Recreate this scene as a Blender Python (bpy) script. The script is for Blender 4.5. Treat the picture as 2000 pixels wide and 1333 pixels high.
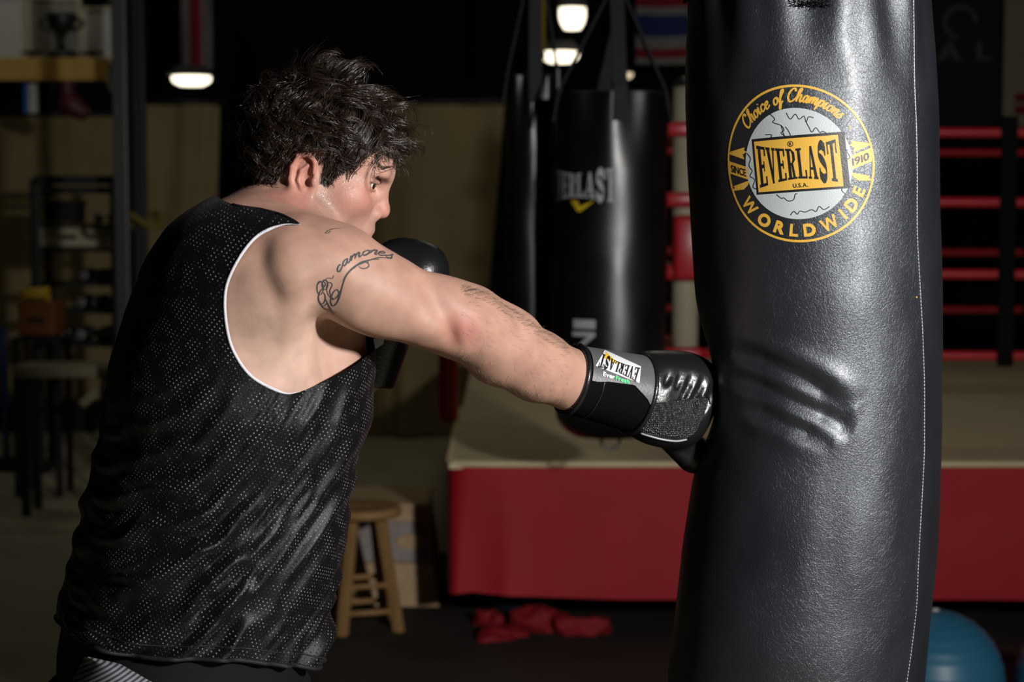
import bpy, bmesh, math, random
import numpy as np
from mathutils import Vector, Matrix

# ---------------------------------------------------------------- scene reset
for o in list(bpy.data.objects):
    bpy.data.objects.remove(o, do_unlink=True)
scene = bpy.context.scene
COL = scene.collection

# ---------------------------------------------------------------- camera
CAM_Z = 1.58
FPX = 3550.0                       # focal length in pixels of the 2000 px frame
PITCH = math.atan((666.5 - 390.0) / FPX)
CAM = np.array([0.0, 0.0, CAM_Z])
FWD = np.array([0.0, math.cos(PITCH), -math.sin(PITCH)])
UPV = np.array([0.0, math.sin(PITCH), math.cos(PITCH)])
RGT = np.array([1.0, 0.0, 0.0])
def P(px, py, d):
    """world point seen at pixel (px,py), d metres in front of the camera"""
    return CAM + d * (FWD + (px - 1000.0) / FPX * RGT + (666.5 - py) / FPX * UPV)
def topix(p):
    q = np.asarray(p) - CAM
    d = q @ FWD
    return 1000.0 + FPX * (q @ RGT) / d, 666.5 - FPX * (q @ UPV) / d, d
def floor_depth(py, z=0.0):
    k = (FWD + (666.5 - py) / FPX * UPV)[2]
    return (z - CAM_Z) / k

cam_data = bpy.data.cameras.new('camera')
cam_data.sensor_width = 36.0
cam_data.lens = FPX * 36.0 / 2000.0
cam_data.clip_start = 0.05
cam_data.clip_end = 100
cam_data.dof.use_dof = True
cam_data.dof.focus_distance = 2.46
cam_data.dof.aperture_fstop = 4.8
cam = bpy.data.objects.new('camera', cam_data)
COL.objects.link(cam)
cam.location = CAM
cam.rotation_euler = (math.pi / 2 - PITCH, 0, 0)
scene.camera = cam

# ---------------------------------------------------------------- world, key light, exposure
world = bpy.data.worlds.new('World')
scene.world = world
world.use_nodes = True
world.node_tree.nodes['Background'].inputs[0].default_value = (0.85, 0.92, 1.0, 1)
world.node_tree.nodes['Background'].inputs[1].default_value = 0.0004

def area_light(name, loc, target, size, power, color=(1, 1, 1), spread=180):
    l = bpy.data.lights.new(name, 'AREA')
    l.shape = 'DISK'; l.size = size; l.energy = power; l.color = color
    l.spread = math.radians(spread)
    o = bpy.data.objects.new(name, l); COL.objects.link(o)
    o.location = loc
    o.rotation_euler = (Vector(target) - Vector(loc)).to_track_quat('-Z', 'Y').to_euler()
    return o
# the photographer's strobe, high on the right of the camera
area_light('strobe_key', (1.66, 0.42, 2.08), (0.20, 3.0, 1.20), 0.22, 69.0, (1.0, 0.97, 0.94), 130)

# unseen fill lights added under the ceiling to brighten the back left corner and the ring
area_light('ceiling_fill_left', (-2.9, 9.6, 4.2), (-2.9, 9.7, 0.0), 1.2, 4.2, (1.0, 0.93, 0.78))
area_light('ceiling_fill_ring', (0.9, 8.2, 4.2), (0.9, 8.3, 0.0), 1.2, 7.0, (1.0, 0.93, 0.78))
scene.view_settings.view_transform = 'Standard'
scene.view_settings.look = 'None'
scene.view_settings.exposure = 0.0
scene.view_settings.gamma = 1.0
scene.view_settings.use_curve_mapping = False

# ---------------------------------------------------------------- materials
MATS = {}
def srgb(r, g, b):
    f = lambda c: (c / 255 / 12.92) if c <= 10 else ((c / 255 + 0.055) / 1.055) ** 2.4
    return (f(r), f(g), f(b))
class NT:
    def __init__(s, m): s.t = m.node_tree; s.n = s.t.nodes; s.l = s.t.links
    def add(s, typ, **kw):
        n = s.n.new(typ)
        for k, v in kw.items():
            if k.startswith('i_'): n.inputs[k[2:].replace('_', ' ')].default_value = v
            else: setattr(n, k, v)
        return n
    def link(s, a, b): s.l.new(a, b)
    def math(s, op, a, b=None, clamp=False):
        n = s.n.new('ShaderNodeMath'); n.operation = op; n.use_clamp = clamp
        for i, v in enumerate((a, b)):
            if v is None: continue
            if isinstance(v, (int, float)): n.inputs[i].default_value = v
            else: s.l.new(v, n.inputs[i])
        return n.outputs[0]
    def mix(s, fac, a, b):
        n = s.n.new('ShaderNodeMix'); n.data_type = 'RGBA'
        for sock, v in ((n.inputs[0], fac), (n.inputs[6], a), (n.inputs[7], b)):
            if isinstance(v, (int, float)): sock.default_value = v
            elif isinstance(v, tuple): sock.default_value = v if len(v) == 4 else (*v, 1)
            else: s.l.new(v, sock)
        return n.outputs[2]
def new_mat(name):
    m = bpy.data.materials.new(name); m.use_nodes = True
    MATS[name] = m
    return m, NT(m), m.node_tree.nodes['Principled BSDF']
def mat(name, color, rough=0.6, spec=0.5, metal=0.0, var=0.15, scale=20.0, bump=0.0, bscale=None, emit=None, coat=0.0):
    m, t, b = new_mat(name)
    b.inputs['Roughness'].default_value = rough
    b.inputs['Specular IOR Level'].default_value = spec
    b.inputs['Metallic'].default_value = metal
    b.inputs['Coat Weight'].default_value = coat
    tc = t.add('ShaderNodeTexCoord')
    nz = t.add('ShaderNodeTexNoise'); nz.inputs['Scale'].default_value = scale; nz.inputs['Detail'].default_value = 4
    t.link(tc.outputs['Object'], nz.inputs['Vector'])
    lo = tuple(c * (1 - var) for c in color); hi = tuple(min(1, c * (1 + var)) for c in color)
    t.link(t.mix(nz.outputs['Fac'], lo, hi), b.inputs['Base Color'])
    if bump:
        n2 = t.add('ShaderNodeTexNoise'); n2.inputs['Scale'].default_value = bscale or scale * 6
        n2.inputs['Detail'].default_value = 5
        t.link(tc.outputs['Object'], n2.inputs['Vector'])
        bp = t.add('ShaderNodeBump'); bp.inputs['Strength'].default_value = bump; bp.inputs['Distance'].default_value = 0.004
        t.link(n2.outputs['Fac'], bp.inputs['Height']); t.link(bp.outputs[0], b.inputs['Normal'])
    if emit:
        b.inputs['Emission Color'].default_value = (*emit[:3], 1); b.inputs['Emission Strength'].default_value = emit[3]
    return m

# ---------------------------------------------------------------- objects
def tag(o, label=None, cat=None, group=None, kind=None):
    if label: o['label'] = label
    if cat: o['category'] = cat
    if group: o['group'] = group
    if kind: o['kind'] = kind
    return o
def empty(name, loc, label=None, cat=None, group=None, kind=None):
    o = bpy.data.objects.new(name, None); COL.objects.link(o)
    o.empty_display_size = 0.05; o.location = loc
    bpy.context.view_layer.update()
    return tag(o, label, cat, group, kind)
def link_mesh(name, me, m, parent=None, smooth=True):
    if isinstance(m, str): m = MATS[m]
    me.materials.append(m)
    if smooth:
        me.polygons.foreach_set('use_smooth', np.ones(len(me.polygons), dtype=bool))
    o = bpy.data.objects.new(name, me); COL.objects.link(o)
    if parent is not None:
        o.parent = parent
        # vertices are given in world space: cancel the parents' locations
        off = Vector((0, 0, 0)); q = parent
        while q is not None: off += q.location; q = q.parent
        o.matrix_parent_inverse = Matrix.Identity(4)
        o.location = -off
    return o
def fastmesh(name, V, F, m, parent=None, smooth=True):
    V = np.asarray(V, dtype=np.float32); me = bpy.data.meshes.new(name)
    if isinstance(F, np.ndarray):
        n, k = F.shape
        me.vertices.add(len(V)); me.vertices.foreach_set('co', V.ravel())
        me.loops.add(n * k); me.loops.foreach_set('vertex_index', F.astype(np.int32).ravel())
        me.polygons.add(n)
        me.polygons.foreach_set('loop_start', np.arange(0, n * k, k, dtype=np.int32))
        me.update(calc_edges=True); me.validate()
    else:
        me.from_pydata([tuple(map(float, v)) for v in V], [], F); me.update()
    return link_mesh(name, me, m, parent, smooth)
def bm_obj(name, bm, m, parent=None, smooth=False):
    me = bpy.data.meshes.new(name); bm.normal_update(); bm.to_mesh(me); bm.free()
    return link_mesh(name, me, m, parent, smooth)

def bm_box(bm, c, s, rot=None, bev=0.0):
    r = bmesh.ops.create_cube(bm, size=1.0)
    vs = r['verts']
    M = Matrix.Translation(Vector(c)) @ (rot.to_4x4() if rot is not None else Matrix.Identity(4)) @ Matrix.Diagonal((s[0], s[1], s[2], 1))
    bmesh.ops.transform(bm, matrix=M, verts=vs)
    if bev:
        es = list({e for v in vs for e in v.link_edges})
        bmesh.ops.bevel(bm, geom=es, offset=bev, segments=2, affect='EDGES', profile=0.5)
    return bm
def box(name, c, s, m, parent=None, rot=None, bev=0.0):
    bm = bmesh.new(); bm_box(bm, c, s, rot, bev)
    return bm_obj(name, bm, m, parent, smooth=False)
def beam(name, a, b, w, h, m, parent=None, bev=0.0):
    a = Vector(a); b = Vector(b); d = b - a
    q = d.to_track_quat('Z', 'Y').to_matrix()
    return box(name, (a + b) / 2, (w, h, d.length), m, parent, q, bev)
def tube_vf(pts, rad, n=10, cap=True, base=0):
    """rings swept along a polyline; returns V, F (python lists)"""
    pts = [Vector(p) for p in pts]; N = len(pts)
    if not hasattr(rad, '__len__'): rad = [rad] * N
    V = []; F = []; ref = None
    for i, p in enumerate(pts):
        t = (pts[min(i + 1, N - 1)] - pts[max(i - 1, 0)]).normalized()
        if ref is None:
            ref = t.orthogonal().normalized()
        ref = (ref - t * ref.dot(t)).normalized(); bi = t.cross(ref)
        for j in range(n):
            a = 2 * math.pi * j / n
            V.append(p + (ref * math.cos(a) + bi * math.sin(a)) * rad[i])
    for i in range(N - 1):
        for j in range(n):
            k = (j + 1) % n
            F.append((base + i * n + j, base + i * n + k, base + (i + 1) * n + k, base + (i + 1) * n + j))
    if cap:
        F.append(tuple(base + j for j in reversed(range(n)))); F.append(tuple(base + (N - 1) * n + j for j in range(n)))
    return V, F
def tube(name, pts, rad, m, parent=None, n=10):
    V, F = tube_vf(pts, rad, n)
    return fastmesh(name, V, F, m, parent)
def lathe(name, prof, c, m, parent=None, n=32, axis=None):
    """prof: list of (r,z); revolved about vertical axis at c"""
    V = []; F = []
    for r, z in prof:
        for j in range(n):
            a = 2 * math.pi * j / n
            V.append(Vector((r * math.cos(a), r * math.sin(a), z)))
    if axis is not None:
        q = Vector(axis).to_track_quat('Z', 'Y').to_matrix(); V = [q @ v for v in V]
    V = [v + Vector(c) for v in V]
    for i in range(len(prof) - 1):
        for j in range(n):
            k = (j + 1) % n
            F.append((i * n + j, i * n + k, (i + 1) * n + k, (i + 1) * n + j))
    F.append(tuple(reversed(range(n)))); F.append(tuple((len(prof) - 1) * n + j for j in range(n)))
    return fastmesh(name, V, F, m, parent)
def catmull(pts, n=8, closed=False):
    pts = np.asarray(pts, float); out = []
    N = len(pts); rng = N if closed else N - 1
    for i in range(rng):
        g = (lambda k: pts[k % N]) if closed else (lambda k: pts[min(max(k, 0), N - 1)])
        p0, p1, p2, p3 = g(i - 1), g(i), g(i + 1), g(i + 2)
        for j in range(n):
            t = j / n
            out.append(0.5 * ((2 * p1) + (-p0 + p2) * t + (2 * p0 - 5 * p1 + 4 * p2 - p3) * t * t + (-p0 + 3 * p1 - 3 * p2 + p3) * t ** 3))
    if not closed: out.append(pts[-1])
    return np.array(out)

# ---------------------------------------------------------------- implicit surfaces
def smin(a, b, k):
    h = np.maximum(k - np.abs(a - b), 0.0) / k
    return np.minimum(a, b) - h * h * k * 0.25
class Prim:
    def __init__(s, f, c, r, k=0.02, op='u'): s.f = f; s.c = np.asarray(c, float); s.r = r; s.k = k; s.op = op
def rotm(yaw=0, pitch=0, roll=0):
    return np.array(Matrix.Rotation(yaw, 3, 'Z') @ Matrix.Rotation(pitch, 3, 'Y') @ Matrix.Rotation(roll, 3, 'X'))
def ell(c, r, k=0.02, R=None, op='u'):
    c = np.asarray(c, float); r = np.asarray(r, float)
    def f(p):
        q = p - c
        if R is not None: q = q @ R
        k0 = np.sqrt(((q / r) ** 2).sum(1)); k1 = np.sqrt(((q / (r * r)) ** 2).sum(1)) + 1e-9
        return k0 * (k0 - 1) / k1
    return Prim(f, c, r.max(), k, op)
def cone(a, b, ra, rb, k=0.02, op='u'):
    a = np.asarray(a, float); b = np.asarray(b, float); ab = b - a; L = ab @ ab
    def f(p):
        q = p - a; t = np.clip(q @ ab / L, 0, 1)
        w = q - t[:, None] * ab
        return np.sqrt((w * w).sum(1)) - (ra + (rb - ra) * t)
    return Prim(f, (a + b) / 2, math.sqrt(L) / 2 + max(ra, rb), k, op)
def chain(pts, rad, k=0.02, op='u'):
    return [cone(pts[i], pts[i + 1], rad[i], rad[i + 1], k, op) for i in range(len(pts) - 1)]
def bump(c, sig, amp, S=None):
    """gaussian push: amp > 0 raises the surface; S: optional (dir, sigma_along)"""
    c = np.asarray(c, float)
    if S is not None: dv = np.asarray(S[0], float); dv = dv / np.linalg.norm(dv)
    def f(p):
        q = p - c; r2 = (q * q).sum(1) / sig ** 2
        if S is not None:
            al = q @ dv; r2 = r2 - al ** 2 / sig ** 2 + al ** 2 / S[1] ** 2
        return amp * np.exp(-0.5 * r2)
    return Prim(f, c, 3 * max(sig, S[1] if S else 0), 0, 'g')
def sdf(p, prims):
    d = np.full(len(p), 0.6)
    for q in prims:
        v = q.f(p)
        if q.op == 'u': d = smin(d, v, q.k)
        elif q.op == 's': d = -smin(-d, v, q.k)
        else: d = d - v
    return d
def axis_grid(segs):
    """segs: list of (x0,x1,h) contiguous -> coordinates"""
    out = [segs[0][0]]
    for a, b, h in segs:
        n = max(1, int(round((b - a) / h)))
        out += list(a + (b - a) * (np.arange(1, n + 1) / n))
    return np.array(out)
def surface(prims, gx, gy, gz, B=14, smooth_iters=1):
    """surface nets on a rectilinear grid, evaluated only in blocks near the surface"""
    def padded(g):
        n = (len(g) - 1 + B - 1) // B * B + 1
        h = g[-1] - g[-2]
        return np.concatenate([g, g[-1] + h * np.arange(1, n - len(g) + 1)])
    gx, gy, gz = padded(gx), padded(gy), padded(gz)
    nx, ny, nz = len(gx), len(gy), len(gz)
    bx, by, bz = (nx - 1) // B, (ny - 1) // B, (nz - 1) // B
    cx = (gx[:-1:B] + gx[B::B]) / 2; cy = (gy[:-1:B] + gy[B::B]) / 2; cz = (gz[:-1:B] + gz[B::B]) / 2
    hx = (gx[B::B] - gx[:-1:B]) / 2; hy = (gy[B::B] - gy[:-1:B]) / 2; hz = (gz[B::B] - gz[:-1:B]) / 2
    I, J, K = np.meshgrid(np.arange(bx), np.arange(by), np.arange(bz), indexing='ij')
    I, J, K = I.ravel(), J.ravel(), K.ravel()
    cen = np.stack([cx[I], cy[J], cz[K]], 1)
    rad = np.sqrt(hx[I] ** 2 + hy[J] ** 2 + hz[K] ** 2)
    dc = sdf(cen, prims)
    act = np.where(np.abs(dc) < rad * 2.0 + 0.02)[0]
    ids = []; pos = []; edges = []
    o = np.arange(B + 1)
    li, lj, lk = np.meshgrid(o, o, o, indexing='ij')
    for a in act:
        i0, j0, k0 = I[a] * B, J[a] * B, K[a] * B
        xs = gx[i0:i0 + B + 1]; ys = gy[j0:j0 + B + 1]; zs = gz[k0:k0 + B + 1]
        X, Y, Z = np.meshgrid(xs, ys, zs, indexing='ij')
        pts = np.stack([X.ravel(), Y.ravel(), Z.ravel()], 1)
        c = cen[a]; r = rad[a]
        loc = [q for q in prims if np.linalg.norm(q.c - c) < q.r + r + q.k + 0.06]
        if not loc: continue
        D = sdf(pts, loc).reshape(B + 1, B + 1, B + 1)
        S = D < 0
        if S.all() or not S.any(): continue
        # cell vertices
        acc = np.zeros((B, B, B, 3)); cnt = np.zeros((B, B, B))
        def crossing(ax):
            sl0 = [slice(None)] * 3; sl1 = [slice(None)] * 3
            sl0[ax] = slice(0, B); sl1[ax] = slice(1, B + 1)
            A, Bv = D[tuple(sl0)], D[tuple(sl1)]
            x = (A < 0) != (Bv < 0)
            t = np.where(x, A / np.where(np.abs(A - Bv) < 1e-12, 1, A - Bv), 0)
            g = [X[tuple(sl0)], Y[tuple(sl0)], Z[tuple(sl0)]]
            g1 = [X[tuple(sl1)], Y[tuple(sl1)], Z[tuple(sl1)]]
            pp = np.stack([g[m] + t * (g1[m] - g[m]) for m in range(3)], -1) * x[..., None]
            return x, pp, A < 0
        for ax in range(3):
            x, pp, neg = crossing(ax)
            oth = [m for m in range(3) if m != ax]
            for da in (0, 1):
                for db in (0, 1):
                    sl = [slice(None)] * 3
                    sl[oth[0]] = slice(da, da + B); sl[oth[1]] = slice(db, db + B)
                    acc += pp[tuple(sl)]; cnt += x[tuple(sl)]
            # edges owned by this block: lower corner indices 0..B-1 in all axes
            own = x[:B, :B, :B]; w = np.argwhere(own)
            if len(w):
                s = neg[:B, :B, :B][own]
                edges.append(np.column_stack([w + (i0, j0, k0), np.full(len(w), ax), s]))
        m = cnt > 0
        w = np.argwhere(m) + (i0, j0, k0)
        ids.append((w[:, 0].astype(np.int64) * ny + w[:, 1]) * nz + w[:, 2])
        pos.append(acc[m] / cnt[m][:, None])
    ids = np.concatenate(ids); V = np.concatenate(pos); E = np.concatenate(edges)
    order = np.argsort(ids); ids = ids[order]; V = V[order]
    quads = []
    for ax in range(3):
        e = E[E[:, 3] == ax]; u, v = [(1, 2), (2, 0), (0, 1)][ax]
        offs = [(-1, -1), (0, -1), (0, 0), (-1, 0)]
        qi = []; ok = np.ones(len(e), bool)
        for a, b in offs:
            c = e[:, :3].copy(); c[:, u] += a; c[:, v] += b
            gid = (c[:, 0].astype(np.int64) * ny + c[:, 1]) * nz + c[:, 2]
            ix = np.searchsorted(ids, gid); ix = np.minimum(ix, len(ids) - 1)
            ok &= ids[ix] == gid
            qi.append(ix)
        q = np.stack(qi, 1); fl = e[:, 4] == 0
        q[fl] = q[fl][:, ::-1]
        quads.append(q[ok])
    F = np.concatenate(quads)
    for _ in range(smooth_iters): V = relax(V, F, 0.5)
    return V, F
def relax(V, F, w=0.5):
    S = np.zeros_like(V); C = np.zeros(len(V)); k = F.shape[1]
    for i in range(k):
        a, b = F[:, i], F[:, (i + 1) % k]
        np.add.at(S, a, V[b]); np.add.at(S, b, V[a]); np.add.at(C, a, 1); np.add.at(C, b, 1)
    return V + w * (S / np.maximum(C, 1)[:, None] - V)
def grad(p, prims, e=1e-3):
    g = np.stack([sdf(p + e * np.eye(3)[i], prims) - sdf(p - e * np.eye(3)[i], prims) for i in range(3)], 1)
    return g / (np.linalg.norm(g, axis=1)[:, None] + 1e-9)
def raymarch(pix, prims, d0, steps=90, maxd=4.0):
    """first surface points seen at pixels; d0 start depth"""
    pix = np.asarray(pix, float)
    dirs = FWD + ((pix[:, 0] - 1000) / FPX)[:, None] * RGT + ((666.5 - pix[:, 1]) / FPX)[:, None] * UPV
    L = np.linalg.norm(dirs, axis=1); dirs /= L[:, None]
    t = d0 * L
    for _ in range(steps):
        p = CAM + dirs * t[:, None]
        t = np.minimum(t + 0.7 * sdf(p, prims), maxd)
    return CAM + dirs * t[:, None]
def clip_mesh(V, F, m):
    """keep the part of a triangle mesh where m(vertex) > 0; returns V,F,boundary segments"""
    T = F if F.shape[1] == 3 else np.concatenate([F[:, [0, 1, 2]], F[:, [0, 2, 3]]])
    s = m > 0
    cnt = s[T].sum(1)
    keep = [T[cnt == 3]]; newV = []; segs = []; cache = {}
    base = len(V)
    def cut(a, b):
        key = (a, b) if a < b else (b, a)
        if key not in cache:
            t = m[a] / (m[a] - m[b]); cache[key] = base + len(newV)
            newV.append(V[a] + t * (V[b] - V[a]))
        return cache[key]
    add = []
    for tri in T[(cnt == 1) | (cnt == 2)]:
        t = list(map(int, tri)); k = s[tri]
        if k.sum() == 1:
            while not s[t[0]]: t = t[1:] + t[:1]
            p, q = cut(t[0], t[1]), cut(t[0], t[2]); add.append((t[0], p, q)); segs.append((p, q))
        else:
            while s[t[0]]: t = t[1:] + t[:1]
            p, q = cut(t[0], t[1]), cut(t[0], t[2]); add += [(p, t[1], t[2]), (p, t[2], q)]; segs.append((p, q))
    V2 = np.concatenate([V, np.array(newV).reshape(-1, 3)]); F2 = np.concatenate(keep + [np.array(add, dtype=np.int64).reshape(-1, 3)])
    used = np.zeros(len(V2), bool); used[F2.ravel()] = True
    remap = np.cumsum(used) - 1
    return V2[used], remap[F2], [(remap[a], remap[b]) for a, b in segs]
def chains_from_segs(segs):
    adj = {}
    for a, b in segs:
        if a != b: adj.setdefault(a, []).append(b); adj.setdefault(b, []).append(a)
    seen = set(); out = []
    for st in sorted(adj, key=lambda k: len(adj[k])):
        if st in seen: continue
        path = [st]; seen.add(st); cur = st
        while True:
            nx = [q for q in adj[cur] if q not in seen]
            if not nx: break
            cur = nx[0]; seen.add(cur); path.append(cur)
        closed = len(path) > 3 and st in adj[path[-1]]
        out.append((path, closed))
    return out
def vnoise(p, seed=0):
    """cheap smooth 2/3-D value noise in numpy, about -1..1"""
    p = np.asarray(p, float); i = np.floor(p).astype(np.int64); f = p - i; f = f * f * (3 - 2 * f)
    n = p.shape[1]; tot = 0
    for c in range(2 ** n):
        w = 1.0; h = np.full(len(p), seed * 7919 + 13, dtype=np.int64)
        for a in range(n):
            b = (c >> a) & 1
            w = w * (f[:, a] if b else 1 - f[:, a])
            h = (h * 1103515245 + (i[:, a] + b) * (374761393 + 668265263 * a)) & 0x7fffffff
            h = (h ^ (h >> 13)) & 0x7fffffff
        h = (h * 1274126177) & 0x7fffffff
        h = (h ^ (h >> 16)) & 0xffff
        tot = tot + w * (h / 32767.5 - 1)
    return tot
def color_attr(o, C, name='tint'):
    me = o.data; at = me.color_attributes.new(name, 'FLOAT_COLOR', 'POINT')
    A = np.ones((len(me.vertices), 4), np.float32); A[:, :C.shape[1]] = C
    at.data.foreach_set('color', A.ravel())
# ================================================================ ROOM
mat('floor_rubber', (0.46, 0.43, 0.30), 0.85, 0.2, var=0.25, scale=3, bump=0.2, bscale=80)
mat('floor_mat_dark', (0.035, 0.028, 0.024), 0.8, 0.2, var=0.3, scale=5, bump=0.2, bscale=90)
mat('wall_black', (0.006, 0.006, 0.006), 0.95, 0.1, var=0.3, scale=2)
mat('ceiling_black', (0.006, 0.006, 0.006), 0.9, 0.1)
mat('drape_tan', (0.27, 0.21, 0.105), 0.9, 0.1, var=0.18, scale=4, bump=0.2, bscale=200)
mat('red_vinyl', (0.40, 0.012, 0.020), 0.62, 0.3, var=0.12, scale=6, bump=0.1, bscale=60)
mat('red_pad', (0.50, 0.018, 0.028), 0.35, 0.5, var=0.12, scale=8)
mat('ring_canvas', (0.74, 0.62, 0.38), 0.85, 0.2, var=0.15, scale=5, bump=0.15, bscale=120)
mat('black_steel', (0.012, 0.012, 0.013), 0.45, 0.5, var=0.2)
mat('grey_steel', (0.10, 0.105, 0.105), 0.4, 0.5, 0.6, var=0.15)
mat('chrome', (0.55, 0.55, 0.56), 0.25, 0.5, 1.0, var=0.05)
mat('cream_paint', (0.46, 0.42, 0.30), 0.6, 0.3, var=0.1)
mat('grey_white', (0.45, 0.45, 0.41), 0.7, 0.3, var=0.12, scale=5)
mat('yellow_paint', (0.62, 0.42, 0.03), 0.5, 0.4, var=0.12)
mat('orange_plastic', (0.22, 0.075, 0.012), 0.5, 0.4)
mat('blue_plastic', (0.02, 0.10, 0.36), 0.45, 0.4)
mat('ball_blue', (0.022, 0.13, 0.22), 0.42, 0.5, var=0.06, scale=8)
mat('black_rubber', (0.008, 0.008, 0.008), 0.6, 0.3)
mat('banner_black', (0.008, 0.008, 0.009), 0.7, 0.3)
mat('banner_cream', (0.30, 0.26, 0.17), 0.8, 0.2)
mat('flag_red', (0.20, 0.014, 0.02), 0.8, 0.2); mat('flag_white', (0.20, 0.195, 0.19), 0.8, 0.2); mat('flag_blue', (0.02, 0.03, 0.12), 0.8, 0.2)
mat('white_vinyl', (0.50, 0.50, 0.48), 0.5, 0.4, var=0.08)
mat('lamp_glow', (0.9, 0.88, 0.8), 0.5, 0.2, emit=(1.0, 0.90, 0.68, 2.6))
mat('lamp_glow_dim', (0.9, 0.85, 0.7), 0.5, 0.2, emit=(1.0, 0.80, 0.52, 0.9))
def wood_material(name, c0, c1, sc=6):
    m, t, b = new_mat(name)
    tc = t.add('ShaderNodeTexCoord'); mp = t.add('ShaderNodeMapping'); mp.inputs['Scale'].default_value = (sc, sc, sc * 0.12)
    t.link(tc.outputs['Object'], mp.inputs[0])
    nz = t.add('ShaderNodeTexNoise'); nz.inputs['Scale'].default_value = 6; nz.inputs['Detail'].default_value = 8; nz.inputs['Distortion'].default_value = 1.2
    t.link(mp.outputs[0], nz.inputs['Vector']); t.link(t.mix(nz.outputs['Fac'], c0, c1), b.inputs['Base Color'])
    b.inputs['Roughness'].default_value = 0.55; b.inputs['Specular IOR Level'].default_value = 0.3
wood_material('wood_stool', (0.22, 0.115, 0.04), (0.46, 0.27, 0.11)); wood_material('wood_crate', (0.36, 0.23, 0.11), (0.62, 0.44, 0.25)); wood_material('wood_grey', (0.20, 0.17, 0.16), (0.42, 0.37, 0.35)); wood_material('wood_yellow', (0.34, 0.20, 0.04), (0.58, 0.38, 0.09))

def struct(o): o['kind'] = 'structure'; return o
XL, XR, YF, YB, ZC = -4.6, 5.4, -2.6, 13.4, 4.3
struct(box('floor', ((XL + XR) / 2, (YF + YB) / 2, -0.05), (XR - XL + .2, YB - YF + .2, 0.10), 'floor_rubber'))
struct(box('ceiling', ((XL + XR) / 2, (YF + YB) / 2, ZC + 0.05), (XR - XL + .2, YB - YF + .2, 0.10), 'ceiling_black'))
struct(box('wall_back', ((XL + XR) / 2, YB + 0.05, ZC / 2), (XR - XL, 0.1, ZC), 'wall_black'))
struct(box('wall_left', (XL - 0.05, (YF + YB) / 2, ZC / 2), (0.1, YB - YF, ZC), 'wall_black'))
struct(box('wall_right', (XR + 0.05, (YF + YB) / 2, ZC / 2), (0.1, YB - YF, ZC), 'wall_black'))
struct(box('baseboard_back', ((XL + XR) / 2, YB - 0.015, 0.06), (XR - XL, 0.03, 0.12), 'black_rubber'))
# dark rubber mat under the training area
tag(box('floor_mat', (0.75, 5.2, 0.006), (4.2, 5.6, 0.012), 'floor_mat_dark', bev=0.004), 'dark rubber mat on the gym floor under the bags', 'mat')

# ---- tan drapes hung along the back
def drape(px0, px1, pyt, d, label, slant=0.0, seed=1):
    a = P(px0, pyt, d); b = P(px1, pyt, d); W = b[0] - a[0]; nu, nv = 90, 30; H = a[2] - 0.02
    root = empty('drape', ((a[0] + b[0]) / 2, a[1], 0), label, 'curtain', 'tan drapes along the back wall')
    u, v = np.meshgrid(np.linspace(0, 1, nu), np.linspace(0, 1, nv)); u = u.ravel(); v = v.ravel()
    fold = 0.05 * np.sin(u * W * 11 + 1.2 * vnoise(np.column_stack([u * 5, v * 2]), seed)) + 0.04 * vnoise(np.column_stack([u * 7 + v * 2.2, v * 3]), seed + 1)
    V = np.column_stack([a[0] + W * u - slant * v * (u - 0.0), a[1] + fold * (0.4 + 0.6 * v), a[2] - H * v + 0.0 * u])
    F = np.array([(j * nu + i, j * nu + i + 1, (j + 1) * nu + i + 1, (j + 1) * nu + i) for j in range(nv - 1) for i in range(nu - 1)])
    fastmesh('cloth', V, F, 'drape_tan', root)
    tube('curtain_rod', [(a[0] - 0.05, a[1], a[2] + 0.02), (b[0] + 0.05, a[1], a[2] + 0.02)], 0.018, 'black_steel', root, 8)
    for k in range(int(W / 0.18) + 1):
        x = a[0] + W * k / max(1, int(W / 0.18))
        tube('curtain_ring', [(x, a[1] + 0.028 * math.cos(t), a[2] + 0.02 + 0.028 * math.sin(t)) for t in np.linspace(0, 2 * math.pi, 9)], 0.004, 'black_steel', root, 4)
drape(-90, 226, 228, 12.6, 'tan drape at far left behind the equipment rack', 0.0, 3)
drape(272, 428, 205, 12.2, 'narrow tan drape just right of the grey steel posts', 0.06, 7)
drape(700, 985, 205, 11.9, 'tan drape hanging behind the man and left of the hanging bags', 0.18, 12)

# ---- steel columns
def column(px, d, w, label, m, seg=None):
    b = P(px, 900, d); r = empty('steel_column', (b[0], b[1], 0), label, 'column', 'steel columns')
    box('post', (b[0], b[1], ZC / 2), (w, w, ZC - 0.02), m, r, bev=0.004)
    box('base_plate', (b[0], b[1], 0.008), (w * 2.4, w * 2.4, 0.016), m, r, bev=0.002)
    for sx in (-1, 1):
        for sy in (-1, 1): lathe('bolt', [(0.012, 0), (0.012, 0.012), (0.006, 0.016)], (b[0] + sx * w * 0.9, b[1] + sy * w * 0.9, 0.016), m, r, 8)
column(247, 8.6, 0.064, 'grey square steel column left of the man', 'grey_steel')
column(283, 9.4, 0.062, 'darker steel column just behind the grey one', 'black_steel')

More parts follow.
